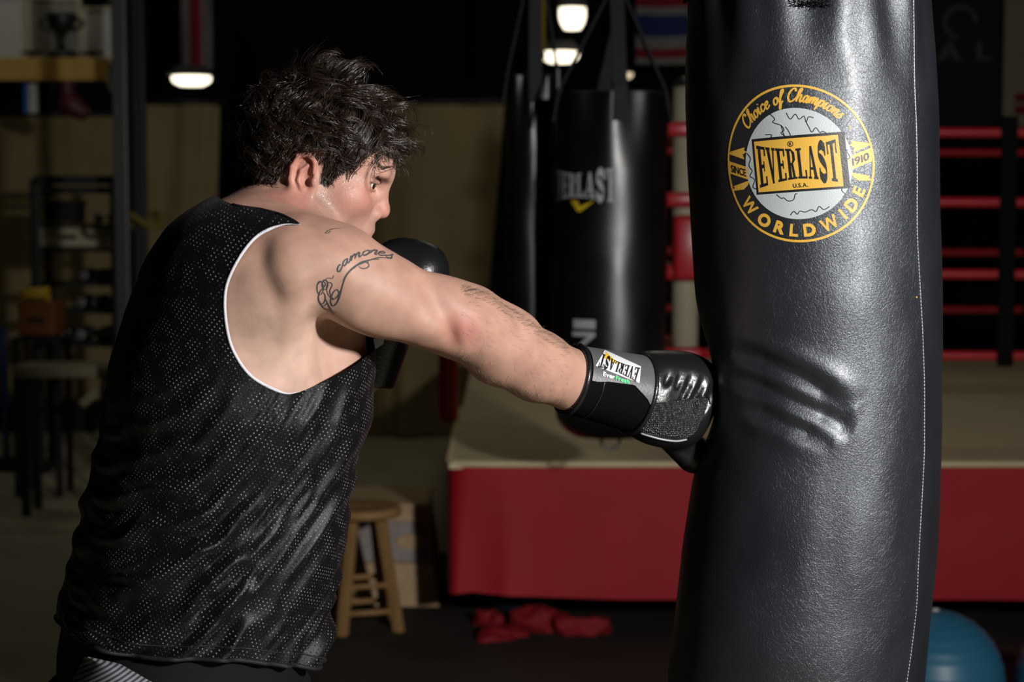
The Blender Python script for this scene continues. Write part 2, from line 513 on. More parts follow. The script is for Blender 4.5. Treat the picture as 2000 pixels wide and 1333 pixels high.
# ---- lamps
def lamp(px, py, d, w, h, label, dim=False, cord=True, rotz=0):
    c = P(px, py, d); r = empty('ceiling_lamp', (c[0], c[1], c[2] - h / 2), label, 'lamp', 'lamps in the back of the gym')
    # shallow reflector hood with a glowing diffuser below and in front
    V = [(-w / 2, -w * .35, 0), (w / 2, -w * .35, 0), (w / 2, w * .35, 0), (-w / 2, w * .35, 0), (-w * .3, -w * .2, h * .9), (w * .3, -w * .2, h * .9), (w * .3, w * .2, h * .9), (-w * .3, w * .2, h * .9)]
    V = [np.array(v) * 1.08 + c + (0, 0, h * 0.5) for v in V]
    fastmesh('hood', V, [(4, 5, 6, 7), (0, 1, 5, 4), (1, 2, 6, 5), (2, 3, 7, 6), (3, 0, 4, 7)], 'black_steel', r, False)
    n = 20; prof = [(0.02 * w, -h * .5), (0.30 * w, -h * .48), (0.44 * w, -h * .2), (0.5 * w, 0.1 * h), (0.49 * w, h * .45)]
    lathe('diffuser', prof, c, 'lamp_glow_dim' if dim else 'lamp_glow', r, n)
    tube('cord', [c + (0, 0, h * 1.4), (c[0], c[1], ZC)], 0.006, 'black_steel', r, 6)
lamp(374, 158, 11.0, 0.24, 0.06, 'glowing lamp hanging left of the man, under the red and white flag')
lamp(1118, 36, 11.3, 0.165, 0.14, 'brightest lamp, near the top edge left of the second bag straps')
lamp(1094, 112, 11.6, 0.24, 0.07, 'flat glowing lamp below the brightest lamp')
lamp(1046, 160, 11.8, 0.085, 0.065, 'small glowing lamp at the foot of the yellow pole', True)
lamp(1222, 148, 11.9, 0.095, 0.036, 'small dim lamp seen between the straps of the second bag', True)

# ---- yellow pole hanging from the ceiling
c = P(1055, 112, 10.2)
r = empty('yellow_pole', (c[0], c[1], c[2]), 'yellow painted pole hanging from the ceiling beside the lamps', 'pole')
tube('pole', [(c[0], c[1], c[2]), (c[0], c[1], ZC - 0.02)], 0.028, 'yellow_paint', r, 12)
lathe('ceiling_flange', [(0.06, 0), (0.06, 0.02), (0.03, 0.03)], (c[0], c[1], ZC - 0.03), 'black_steel', r, 16)
lathe('end_cap', [(0.030, 0), (0.031, 0.03), (0.029, 0.035)], c - (0, 0, 0.01), 'black_steel', r, 12)

# ---- flags and banners
def striped_flag(name, px0, py0, px1, py1, d, bands, vertical, label, seed=0):
    a = P(px0, py0, d); b = P(px1, py1, d); r = empty(name, ((a[0] + b[0]) / 2, a[1], b[2]), label, 'flag')
    lo = 0.0
    for frac, m in bands:
        hi = lo + frac; nu, nv = (8, 20) if vertical else (24, 6)
        u, v = np.meshgrid(np.linspace(lo, hi, nu) if vertical else np.linspace(0, 1, nu), np.linspace(0, 1, nv) if vertical else np.linspace(lo, hi, nv)); u = u.ravel(); v = v.ravel()
        V = np.column_stack([a[0] + (b[0] - a[0]) * u, a[1] + 0.03 * np.sin(u * 9 + seed) + 0.015 * vnoise(np.column_stack([u * 4, v * 3]), seed), a[2] + (b[2] - a[2]) * v])
        F = np.array([(j * nu + i, j * nu + i + 1, (j + 1) * nu + i + 1, (j + 1) * nu + i) for j in range(nv - 1) for i in range(nu - 1)])
        fastmesh('stripe', V, F, m, r); lo = hi
    tube('flag_rod', [(a[0] - 0.03, a[1], a[2] + 0.012), (b[0] + 0.03, a[1], a[2] + 0.012)], 0.012, 'black_steel', r, 8)
    for x in (a[0], b[0]): tube('hanger', [(x, a[1], a[2] + 0.015), (x, a[1], ZC)], 0.004, 'black_steel', r, 5)
striped_flag('flag', 352, -60, 414, 136, 11.6, [(0.28, 'flag_white'), (0.34, 'flag_red'), (0.38, 'flag_white')], True, 'white and dark red flag hanging above the lamp left of the man', 2)
striped_flag('striped_banner', 1242, -30, 1390, 125, 11.4, [(0.28, 'flag_red'), (0.10, 'flag_white'), (0.27, 'flag_blue'), (0.15, 'flag_white'), (0.12, 'flag_red'), (0.08, 'flag_white')], False, 'red, white and blue striped banner behind the second bag straps', 5)

# ================================================================ BOXING RING
RD = 6.5
c0 = P(875, 905, RD); ZCAN = c0[2]; RX0 = c0[0]; RX1 = 4.6; RY0 = c0[1]; RY1 = RY0 + 4.4
ring = empty('boxing_ring', (2.2, RY0 + 2.2, 0), 'boxing ring with tan canvas, red apron and red ropes behind the bags', 'boxing ring')
box('platform', ((RX0 + RX1) / 2, (RY0 + RY1) / 2 + 0.02, (ZCAN + 0.42) / 2), (RX1 - RX0 - 0.10, RY1 - RY0 - 0.10, ZCAN - 0.42 - 0.02), 'black_steel', ring)
box('canvas', ((RX0 + RX1) / 2, (RY0 + RY1) / 2, ZCAN - 0.012), (RX1 - RX0, RY1 - RY0, 0.024), 'ring_canvas', ring, bev=0.008)
for x in np.linspace(RX0 + 0.35, RX1 - 0.3, 4):
    for y in (RY0 + 0.45, RY1 - 0.3): box('platform_leg', (x, y, 0.25), (0.09, 0.09, 0.5), 'black_steel', ring)
# apron: front cloth wrapping round the near-left corner
zb = P(1000, 1172, RD)[2]
path = []
for t in np.linspace(0, 1, 40): path.append((RX0 - 0.005, RY0 + 1.6 * (1 - t) + 0.10, 0.0))
for a in np.linspace(0, math.pi / 2, 8): path.append((RX0 + 0.085 - 0.09 * math.cos(a), RY0 + 0.085 - 0.09 * math.sin(a), 0))
for t in np.linspace(0.02, 1, 260): path.append((RX0 + 0.085 + (RX1 - RX0 - 0.085) * t, RY0 - 0.006, 0))
path = np.array(path); nv = 14; n = len(path); s = np.concatenate([[0], np.cumsum(np.linalg.norm(np.diff(path, axis=0), axis=1))])
V = []
for j in range(nv):
    v = j / (nv - 1)
    near = np.exp(-((s - 1.75) / 0.16) ** 2)
    w = v ** 1.2 * (0.030 * np.sin((s - 1.6) * 26) * near + 0.008 * vnoise(np.column_stack([s * 2.2 + v * 0.8, s * 0 + v * 1.5]), 9))
    zbot = zb + 0.02 * near + 0.006 * vnoise(np.column_stack([s * 3, s * 0]), 4) - 0.015 * np.clip((s - 2) / 2, 0, 1)
    q = path.copy(); q[:, 1] -= w + 0.012 * v; q[:, 2] = ZCAN + (zbot - ZCAN) * v + 0.001
    V.append(q)
V = np.concatenate(V)
F = np.array([(j * n + i, j * n + i + 1, (j + 1) * n + i + 1, (j + 1) * n + i) for j in range(nv - 1) for i in range(n - 1)])
fastmesh('apron', V, F, 'red_vinyl', ring)
tube('apron_edge', [(x, y, ZCAN - 0.004) for x, y, _ in path[::3]], 0.012, 'ring_canvas', ring, 8)
# posts, turnbuckle pads, ropes
PX = P(1337, 700, 6.95); PXX, PY0 = PX[0], PX[1]; PY1 = RY0 + 3.4; PXR = 4.2
rope_z = [P(1900, y, 6.95)[2] for y in (255, 390, 530, 690)]
def corner(x, y, big):
    post = tube('corner_post', [(x, y, ZCAN), (x, y, rope_z[0] + 0.16)], 0.05, 'cream_paint', ring, 14)
    lathe('post_cap', [(0.05, 0), (0.05, 0.02), (0.02, 0.04)], (x, y, rope_z[0] + 0.16), 'black_steel', post, 14)
    lathe('post_foot', [(0.11, 0), (0.11, 0.012), (0.06, 0.03)], (x, y, ZCAN), 'black_steel', post, 14)
    for z in rope_z:
        bm = bmesh.new(); bm_box(bm, (x - 0.012, y - 0.05, z), (0.145, 0.10, 0.055), None, 0.014); bm_obj('turnbuckle_pad', bm, 'red_pad', ring, True)
    if big:
        zt, zl = P(1337, 420, 6.95)[2], P(1337, 545, 6.95)[2]
        bm = bmesh.new(); bm_box(bm, (x + 0.01, y - 0.07, (zt + zl) / 2), (0.13, 0.12, zt - zl), None, 0.02); bm_obj('corner_pad', bm, 'red_pad', ring, True)
corner(PXX, PY0, True); corner(PXX, PY1, False); corner(PXR, PY0, False); corner(PXR, PY1, False)
def rope(a, b, sag):
    pts = [np.array(a) * (1 - t) + np.array(b) * t - np.array((0, 0, sag * 4 * t * (1 - t))) for t in np.linspace(0, 1, 15)]
    tube('rope', pts, 0.019, 'red_pad', ring, 10)
for z in rope_z:
    rope((PXX, PY0, z), (PXR, PY0, z), 0.012); rope((PXX, PY1, z), (PXR, PY1, z), 0.012)
    rope((PXX, PY0, z), (PXX, PY1, z), 0.012); rope((PXR, PY0, z), (PXR, PY1, z), 0.012)
sp = P(1962, 500, 6.93)
bm = bmesh.new(); bm_box(bm, (sp[0], PY0 - 0.028, (rope_z[0] + rope_z[3]) / 2), (0.062, 0.012, rope_z[0] - rope_z[3] + 0.10), None, 0.004); bm_obj('rope_spacer', bm, 'wall_black', ring)
bm = bmesh.new(); sp2 = P(1955, 450, RD + 3.9); bm_box(bm, (sp2[0], PY1 - 0.028, (rope_z[0] + rope_z[3]) / 2), (0.062, 0.012, rope_z[0] - rope_z[3] + 0.10), None, 0.004); bm_obj('rope_spacer', bm, 'wall_black', ring)
# padded red post at the near end of the ring's left edge
c = P(876, 870, 7.7); r = empty('padded_post', (c[0], c[1], ZCAN), 'short red padded post standing on the left edge of the ring canvas', 'post')
lathe('pad', [(0.02, 0.0), (0.040, 0.01), (0.042, 0.05), (0.041, 0.38), (0.036, 0.40), (0.01, 0.41)], (c[0], c[1], ZCAN), 'red_pad', r, 16)
lathe('post_cap', [(0.02, 0), (0.022, 0.01), (0.01, 0.03)], (c[0], c[1], ZCAN + 0.405), 'black_steel', r, 12)
# ---- banners at the right, beyond the ring
c = P(1780, 245, 11.8); e = P(1951, -80, 11.8)
r = empty('black_banner', ((c[0] + e[0]) / 2, c[1], c[2]), 'black banner with a round emblem and grey block letters behind the ring', 'banner')
box('cloth', ((c[0] + e[0]) / 2 - 0.2, c[1], (c[2] + e[2]) / 2), (e[0] - c[0] + 0.4, 0.012, e[2] - c[2]), 'banner_black', r)
BANNER = (r, c, e)
c = P(1957, 248, 11.9); e = P(2090, -80, 11.9)
r = empty('cream_banner', ((c[0] + e[0]) / 2, c[1], c[2]), 'cream banner with dark red marks at the right edge', 'banner')
box('cloth', ((c[0] + e[0]) / 2, c[1], (c[2] + e[2]) / 2), (e[0] - c[0], 0.012, e[2] - c[2]), 'banner_cream', r)
for y0, y1 in ((182, 200), (206, 224)):
    a, b = P(1981, y0, 11.88), P(2040, y1, 11.88); box('red_mark', ((a[0] + b[0]) / 2, a[1], (a[2] + b[2]) / 2), (b[0] - a[0], 0.01, a[2] - b[2]), 'flag_red', r)
tube('rod', [(c[0], c[1], e[2] + .01), (e[0], c[1], e[2] + .01)], 0.012, 'black_steel', r, 8)
for x in (c[0] + 0.05, e[0] - 0.05): tube('hanger', [(x, c[1], e[2]), (x, c[1], ZC)], 0.004, 'black_steel', r, 5)
r, c, e = BANNER
tube('rod', [(c[0] - 0.4, c[1], e[2] + .01), (e[0], c[1], e[2] + .01)], 0.012, 'black_steel', r, 8)
for x in (c[0] - 0.3, e[0] - 0.05): tube('hanger', [(x, c[1], e[2]), (x, c[1], ZC)], 0.004, 'black_steel', r, 5)

# ================================================================ THINGS ON THE FLOOR
# stool
fd = floor_depth(1232)
sc = P(712, 1226, fd); S0 = np.array((sc[0], sc[1], 0.0)); SH = P(720, 986, fd)[2]
stool = empty('bar_stool', S0, 'round wooden stool standing behind the man beside the wooden box', 'stool')
lathe('seat', [(0.02, -0.035), (0.128, -0.035), (0.138, -0.028), (0.140, -0.010), (0.132, 0.0), (0.10, -0.004), (0.01, -0.006)], S0 + (0, 0, SH), 'wood_stool', stool, 36)
tops = []; bots = []
for k, a in enumerate((-118, -28, 62, 152)):
    d = np.array((math.cos(math.radians(a)), math.sin(math.radians(a)), 0))
    t_, b_ = S0 + d * 0.072 + (0, 0, SH - 0.03), S0 + d * 0.150 + (0, 0, 0.0); tops.append(t_); bots.append(b_)
    beam('leg', b_, t_, 0.034, 0.034, 'wood_stool', stool, 0.004)
for k in range(4):
    for lv in ((0.20, 0.34), (0.30, 0.30))[k % 2][:1] + ((0.38,) if k % 2 else (0.42,)):
        j = (k + 1) % 4; lerp = lambda i: bots[i] + (tops[i] - bots[i]) * lv
        tube('rung', [lerp(k), lerp(j)], 0.0105, 'wood_stool', stool, 8)
# trapezoid plyometric box
fd2 = floor_depth(1192)
a, b = P(640, 1192, fd2), P(858, 1192, fd2); ta, tb = P(668, 1000, fd2), P(831, 1000, fd2); H = ta[2]
crate = empty('jump_box', ((a[0] + b[0]) / 2, a[1] + 0.2, 0), 'wooden tapered jump box behind the stool', 'box')
D = 0.42; yb_ = a[1]
def trap(name, v0, v1, y0, y1, m, inset=0.0, th=0.02):
    xl = lambda v: a[0] + (ta[0] - a[0]) * v + inset; xr = lambda v: b[0] + (tb[0] - b[0]) * v - inset
    ins = lambda v: 0.10 * v
    V = [(xl(v0), y0 + ins(v0), H * v0), (xr(v0), y0 + ins(v0), H * v0), (xr(v1), y0 + ins(v1), H * v1), (xl(v1), y0 + ins(v1), H * v1)]
    V += [(x, y + th, z) for x, y, z in V]
    return fastmesh(name, V, [(0, 1, 2, 3), (7, 6, 5, 4), (0, 4, 5, 1), (1, 5, 6, 2), (2, 6, 7, 3), (3, 7, 4, 0)], m, crate, False)
trap('front_board', 0.0, 0.46, yb_, 0, 'wood_crate'); trap('front_board', 0.47, 0.86, yb_ + 0.006, 0, 'wood_grey', 0.015); trap('front_rail', 0.87, 1.0, yb_ - 0.004, 0, 'wood_crate')
trap('back_board', 0.0, 1.0, yb_ + D, 0, 'wood_crate')
for xs, xt, s in ((a[0], ta[0], 1), (b[0], tb[0], -1)):
    V = [(xs, yb_ + 0.02, 0), (xs, yb_ + D, 0), (xt, yb_ + D + 0.1, H), (xt, yb_ + 0.12, H)]; V += [(x + s * 0.02, y, z) for x, y, z in V]
    fastmesh('side_board', V, [(0, 1, 2, 3), (7, 6, 5, 4), (0, 4, 5, 1), (1, 5, 6, 2), (2, 6, 7, 3), (3, 7, 4, 0)], 'wood_crate', crate, False)
box('lid', ((ta[0] + tb[0]) / 2, yb_ + 0.10 + D / 2, H + 0.01), (tb[0] - ta[0] + 0.02, D + 0.03, 0.02), 'wood_crate', crate, bev=0.003)
hz = H * 0.67; hx = P(800, 1060, fd2)[0]
V = [(hx + 0.055 * math.cos(t), yb_ + 0.062, hz + 0.03 * math.sin(t)) for t in np.linspace(0, 2 * math.pi, 20, False)]
fastmesh('hand_hole', V + [(x, y + 0.02, z) for x, y, z in V], [tuple(range(20))] + [(i, (i + 1) % 20, 20 + (i + 1) % 20, 20 + i) for i in range(20)], 'wood_crate', crate, False)
# exercise balls
def ball(px, d, rad, label, ridges=True):
    c = P(px, 1330, d); c[2] = rad
    r = empty('exercise_ball', (c[0], c[1], 0), label, 'ball', 'blue exercise balls')
    prof = []
    for a in np.linspace(-math.pi / 2 + 0.02, math.pi / 2 - 0.02, 60):
        rr = rad * (1 + 0.006 * math.sin(a * 34) * (abs(a) < 1.1)); prof.append((rr * math.cos(a), rr * math.sin(a)))
    lathe('skin', prof, c, 'ball_blue', r, 48)
    lathe('valve', [(0.012, 0), (0.012, 0.006), (0.006, 0.008)], c + (0, 0, rad - 0.002), 'white_vinyl', r, 10)
ball(1824, 5.25, 0.200, 'blue exercise ball on the floor behind the large heavy bag')
ball(2122, 5.2, 0.20, 'blue exercise ball cut off by the right edge')
ball(1006, 7.05, 0.20, 'blue exercise ball pushed under the red ring apron')
# crumpled red cloths below the apron
mat('red_cloth', (0.24, 0.007, 0.013), 0.7, 0.3, var=0.25, scale=20)
def rag(px, py, sx, sy, sz, label, m='red_cloth', seed=0, rz=0):
    d = floor_depth(py); c = P(px, py, d); n, k = 36, 18; V = []; F = []
    for j in range(k):
        a = math.pi / 2 * (1 - j / (k - 1))
        for i in range(n):
            t = 2 * math.pi * i / n
            V.append((math.cos(t) * math.cos(a), math.sin(t) * math.cos(a), math.sin(a)))
    V = np.array(V); w = 1 + 0.45 * vnoise(V * 1.5 + seed, seed) + 0.30 * (1 - 2.2 * np.abs(vnoise(V * np.array((2.6, 1.4, 2.0)) + seed, seed + 1)))
    V = V * w[:, None] * (sx, sy, sz)
    V[:, 2] = np.maximum(V[:, 2], 0); cr, sr = math.cos(rz), math.sin(rz)
    V = np.column_stack([V[:, 0] * cr - V[:, 1] * sr, V[:, 0] * sr + V[:, 1] * cr, V[:, 2] + 0.012]) + (c[0], c[1], 0)
    F = [(j * n + i, (j + 1) * n + i, (j + 1) * n + (i + 1) % n, j * n + (i + 1) % n) for j in range(k - 1) for i in range(n)]
    tag(fastmesh('cloth', V, F, m), label, 'cloth', 'crumpled cloths by the ring')
rag(985, 1252, 0.085, 0.05, 0.040, 'crumpled red cloth lying nearest of the pile below the ring apron', seed=3, rz=0.3)
rag(1058, 1236, 0.095, 0.05, 0.065, 'crumpled red cloth in the middle of the pile below the ring apron', seed=8)
rag(1138, 1244, 0.090, 0.05, 0.055, 'crumpled red cloth at the right of the pile below the ring apron', seed=13)
rag(955, 1226, 0.05, 0.05, 0.05, 'small crumpled red cloth at the left end of the pile below the apron', seed=17)
rag(1018, 1216, 0.025, 0.02, 0.035, 'small white cloth on the far side of the red pile', 'white_vinyl', 21)

# ================================================================ FAR LEFT EQUIPMENT
DL = 10.4
def wx(px, d=DL): return P(px, 600, d)[0]
def wz(py, d=DL): return P(100, py, d)[2]
YL = P(100, 600, DL)[1]
# wall shelf with pictures and trophies
z0, z1 = wz(160), wz(116); x0, x1 = wx(-60), wx(219)
sh = empty('wall_shelf', ((x0 + x1) / 2, YL, z0), 'yellow wooden shelf board high at the left edge', 'shelf')
box('front_board', ((x0 + x1) / 2, YL, (z0 + z1) / 2), (x1 - x0, 0.03, z1 - z0), 'wood_yellow', sh, bev=0.004)
box('shelf_top', ((x0 + x1) / 2, YL + 0.14, z1 - 0.012), (x1 - x0, 0.27, 0.024), 'wood_yellow', sh)
for x in np.linspace(x0 + 0.1, x1 - 0.05, 3):
    beam('bracket', (x, YL + 0.03, z1 - 0.03), (x, YL + 0.26, z0 - 0.05), 0.02, 0.02, 'black_steel', sh)
    beam('hanger', (x, YL + 0.26, z0 - 0.06), (x, YL + 0.26, ZC), 0.02, 0.02, 'black_steel', sh)
def picture(px0, px1, py0, py1, label, m='grey_white'):
    a, b = wx(px0), wx(px1); t, lo = wz(py0), wz(py1)
    r = empty('picture', ((a + b) / 2, YL + 0.2, z1), label, 'picture', 'pictures on the high shelf')
    box('board', ((a + b) / 2, YL + 0.21, (t + z1) / 2), (b - a, 0.02, t - z1), m, r)
    for x in (a, b): box('frame_bar', (x, YL + 0.205, (t + z1) / 2), (0.02, 0.03, t - z1), 'cream_paint', r)
    for z in (z1 + 0.01, t): box('frame_bar', ((a + b) / 2, YL + 0.205, z), (b - a, 0.03, 0.02), 'cream_paint', r)
picture(-40, 40, -10, 115, 'pale framed picture at the very left on the high shelf')
mat('grey_white_dim', (0.24, 0.235, 0.19), 0.7, 0.3)
picture(50, 150, -6, 115, 'greyer framed picture behind the trophy on the high shelf', 'grey_white_dim')
picture(158, 216, 14, 115, 'pale framed picture at the right end of the high shelf')
def trophy(px, h, w, label, seed):
    x = wx(px, DL + 0.02); r = empty('trophy', (x, YL + 0.09, z1), label, 'trophy', 'dark trophies on the high shelf')
    lathe('base', [(w * .5, 0), (w * .5, h * .12), (w * .35, h * .16)], (x, YL + 0.09, z1), 'black_steel', r, 16)
    lathe('stem', [(w * .12, 0), (w * .10, h * .2), (w * .16, h * .32)], (x, YL + 0.09, z1 + h * .15), 'black_steel', r, 12)
    lathe('cup', [(w * .15, 0), (w * .42, h * .12), (w * .52, h * .36), (w * .48, h * .40)], (x, YL + 0.09, z1 + h * .46), 'black_steel', r, 18)
    for s in (-1, 1):
        tube('handle', [(x + s * w * (.45 + .28 * math.sin(t)), YL + 0.09, z1 + h * (.54 + .26 * t / math.pi)) for t in np.linspace(0, math.pi, 8)], w * 0.05, 'black_steel', r, 6)
trophy(125, 0.30, 0.17, 'tall dark trophy cup with two handles on the high shelf', 1)
trophy(68, 0.055, 0.08, 'low dark trophy left of the tall one on the high shelf', 2)
trophy(185, 0.05, 0.09, 'low dark trophy right of the tall one on the high shelf', 3)
# hanging towel and glove below the shelf
a = P(60, 163, DL - 0.03); r = empty('towel', (a[0], a[1], a[2] - 0.17), 'blue and white towel hanging below the high shelf', 'towel')
box('blue_part', (a[0] - 0.028, a[1], a[2] - 0.085), (0.03, 0.02, 0.17), 'blue_plastic', r, bev=0.006); box('white_part', (a[0] + 0.014, a[1] - 0.004, a[2] - 0.085), (0.05, 0.024, 0.17), 'grey_white', r, bev=0.006)
tube('hook', [(a[0], a[1] + 0.02, a[2] + 0.03), (a[0], a[1] - 0.01, a[2] + 0.01), (a[0], a[1], a[2] - 0.01)], 0.005, 'black_steel', r, 6)
a = P(138, 205, DL - 0.03); HG = [ell(a, (0.075, 0.06, 0.07), 0.03), ell(a + (0.06, 0, -0.04), (0.05, 0.045, 0.05), 0.02), cone(a + (-0.02, 0, 0.06), a + (-0.02, 0, 0.13), 0.045, 0.05, 0.02)]
v, f = surface(HG, axis_grid([(a[0] - .15, a[0] + .15, .012)]), axis_grid([(a[1] - .12, a[1] + .12, .012)]), axis_grid([(a[2] - .15, a[2] + .24, .012)]))
mat('glove_darkred', (0.07, 0.01, 0.012), 0.5, 0.4)
r = empty('hanging_glove', (a[0], a[1], a[2] - 0.1), 'dark red glove hanging below the high shelf', 'glove'); fastmesh('glove_shell', v, f, 'glove_darkred', r)
tube('lace', [a + (-0.02, 0, 0.12), (a[0] - 0.02, a[1] + 0.03, z0 + 0.02)], 0.006, 'white_vinyl', r, 5)
# dumbbell rack
rx0, rx1 = wx(72), wx(228); rz = [wz(y) for y in (545, 600, 665)]
rack = empty('dumbbell_rack', ((rx0 + rx1) / 2, YL + 0.1, 0), 'black dumbbell rack at the far left in front of the drape', 'rack')
for x in (rx0, rx1):
    for y in (YL, YL + 0.3): beam('upright', (x, y, 0), (x, y, wz(350)), 0.05, 0.05, 'black_steel', rack, 0.004)
    beam('foot', (x, YL - 0.12, 0.025), (x, YL + 0.42, 0.025), 0.05, 0.05, 'black_steel', rack)
for z in rz: box('shelf', ((rx0 + rx1) / 2, YL + 0.15, z - 0.03), (rx1 - rx0, 0.34, 0.02), 'black_steel', rack)
beam('top_bar', (rx0, YL, wz(352)), (rx1, YL, wz(352)), 0.05, 0.05, 'black_steel', rack)
beam('top_bar', (rx0, YL, wz(372)), (rx1, YL, wz(372)), 0.04, 0.04, 'black_steel', rack)
box('shelf', ((rx0 + rx1) / 2, YL + 0.15, wz(484) - 0.015), (rx1 - rx0, 0.34, 0.02), 'black_steel', rack)
box('shelf', ((rx0 + rx1) / 2, YL + 0.15, wz(436) - 0.015), (rx1 - rx0, 0.34, 0.02), 'black_steel', rack)
def dumbbell(px, z, w, where):
    x = wx(px); c = np.array((x, YL + 0.08, z - 0.02 + w * 0.5))
    r = empty('dumbbell', (x, YL + 0.08, z - 0.02), where, 'dumbbell', 'dumbbells on the rack')
    tube('grip', [c + (0, 0.02, 0), c + (0, 0.18, 0)], 0.014, 'chrome', r, 10)
    for y in (0.0, 0.15):
        lathe('head', [(0.01, 0), (w * .46, 0.0), (w * .5, 0.01), (w * .5, 0.055), (w * .46, 0.065), (0.01, 0.065)], c + (0, y + 0.03, 0), 'black_rubber', r, 12, axis=(0, 1, 0))
        lathe('end_disc', [(0.002, 0), (w * .30, 0.0), (w * .30, 0.006), (0.002, 0.007)], c + (0, y + 0.02, 0), 'grey_white', r, 12, axis=(0, 1, 0))
rows = {0: 'top', 1: 'middle', 2: 'lowest'}
for ri, (z, xs) in enumerate(zip(rz, ((156, 186, 215), (150, 181, 212), (106, 148, 190)))):
    for k, px in enumerate(xs): dumbbell(px, z, 0.074 + 0.006 * ri, '%s dumbbell on the %s shelf of the rack' % (('left', 'middle', 'right')[k], rows[ri]))
def carton(px0, px1, py0, py1, d, m, label, name='storage_box', cat='box', zbase=None):
    a, b = P(px0, py0, d), P(px1, py1, d); zb_ = b[2] if zbase is None else zbase
    r = empty(name, ((a[0] + b[0]) / 2, a[1] + 0.12, zb_), label, cat)
    box('body', ((a[0] + b[0]) / 2, a[1] + 0.12, (a[2] + zb_) / 2), (b[0] - a[0], 0.24, a[2] - zb_ - 0.02), m, r, bev=0.006)
    box('lid', ((a[0] + b[0]) / 2, a[1] + 0.12, a[2] - 0.012), (b[0] - a[0] + 0.015, 0.255, 0.022), m, r, bev=0.004)
    box('handle', ((a[0] + b[0]) / 2, a[1] - 0.004, (a[2] + zb_) / 2), (0.09, 0.012, 0.025), 'black_steel', r)
carton(62, 205, 441, 481, DL - 0.02, 'cream_paint', 'long cream box lying on the rack shelf', zbase=wz(484) - 0.004)
carton(92, 148, 392, 432, DL + 0.02, 'black_rubber', 'black box standing on the top shelf of the rack', zbase=wz(436) - 0.004)
for k, px in enumerate((186, 214)):
    x = wx(px); r = empty('trophy_ball', (x, YL + 0.12, wz(436) - 0.004), ('left', 'right')[k] + ' small cream ball on the top shelf of the rack', 'ball', 'cream balls on the rack')
    lathe('shell', [(0.036 * math.cos(t), 0.036 * math.sin(t)) for t in np.linspace(-1.5, 1.5, 10)], (x, YL + 0.12, wz(436) + 0.032), 'cream_paint', r, 14)
    lathe('valve', [(0.006, 0), (0.006, 0.003)], (x, YL + 0.12, wz(436) + 0.067), 'black_rubber', r, 8)
# orange crate on a black stand, bench, platform
carton(34, 106, 592, 655, 9.6, 'orange_plastic', 'orange box left of the dumbbell rack', zbase=P(34, 660, 9.6)[2])
st = P(70, 660, 9.6); r = empty('box_stand', (st[0], st[1] + 0.12, 0), 'black stand under the orange box', 'stand')
box('top', (st[0], st[1] + 0.12, st[2] - 0.012), (0.26, 0.28, 0.02), 'black_steel', r)
for sx in (-1, 1):
    for sy in (0.0, 0.24): beam('leg', (st[0] + sx * 0.11, st[1] + sy, 0.0), (st[0] + sx * 0.11, st[1] + sy, st[2] - 0.02), 0.03, 0.03, 'black_steel', r)
zt = P(100, 716, 9.0)[2]; a, b = P(22, 716, 9.0), P(222, 716, 9.0)
bench = empty('bench', ((a[0] + b[0]) / 2, a[1] + 0.15, 0), 'low bench with a pale padded top at the far left', 'bench')
bm = bmesh.new(); bm_box(bm, ((a[0] + b[0]) / 2, a[1] + 0.15, zt - 0.03), (b[0] - a[0], 0.30, 0.06), None, 0.015); bm_obj('padded_top', bm, 'banner_cream', bench, True)
for x in (a[0] + 0.05, b[0] - 0.05):
    beam('leg', (x, a[1] + 0.04, 0), (x, a[1] + 0.04, zt - 0.05), 0.04, 0.04, 'black_steel', bench); beam('leg', (x, a[1] + 0.26, 0), (x, a[1] + 0.26, zt - 0.05), 0.04, 0.04, 'black_steel', bench)
beam('brace', P(160, 790, 8.98), P(216, 745, 8.98), 0.03, 0.04, 'banner_cream', bench)
dpl = floor_depth(846); a, b = P(-40, 846, dpl), P(186, 792, dpl)
pl = empty('platform_box', ((a[0] + b[0]) / 2, a[1] + 0.3, 0), 'low black platform on the floor at the far left', 'platform')
box('body', ((a[0] + b[0]) / 2, a[1] + 0.15, b[2] / 2), (b[0] - a[0], 0.3, b[2]), 'black_rubber', pl, bev=0.01)
box('top_pad', ((a[0] + b[0]) / 2, a[1] + 0.15, b[2] + 0.008), (b[0] - a[0] - 0.02, 0.28, 0.016), 'floor_mat_dark', pl)
# broom with blue handle
db = floor_depth(922); a = P(14, 922, db); t_ = P(8, 735, db)
br = empty('push_broom', (a[0], a[1], 0), 'push broom with a blue handle and black head at the left edge', 'broom')
tube('handle', [(a[0], a[1], 0.07), t_, P(6, 640, db + 0.06)], 0.019, 'blue_plastic', br, 10)
bm = bmesh.new(); bm_box(bm, (a[0], a[1], 0.065), (0.20, 0.07, 0.045), None, 0.012); bm_obj('head', bm, 'black_rubber', br)
bm = bmesh.new(); bm_box(bm, (a[0], a[1], 0.022), (0.19, 0.055, 0.044), None, 0.006); bm_obj('bristles', bm, 'black_rubber', br)
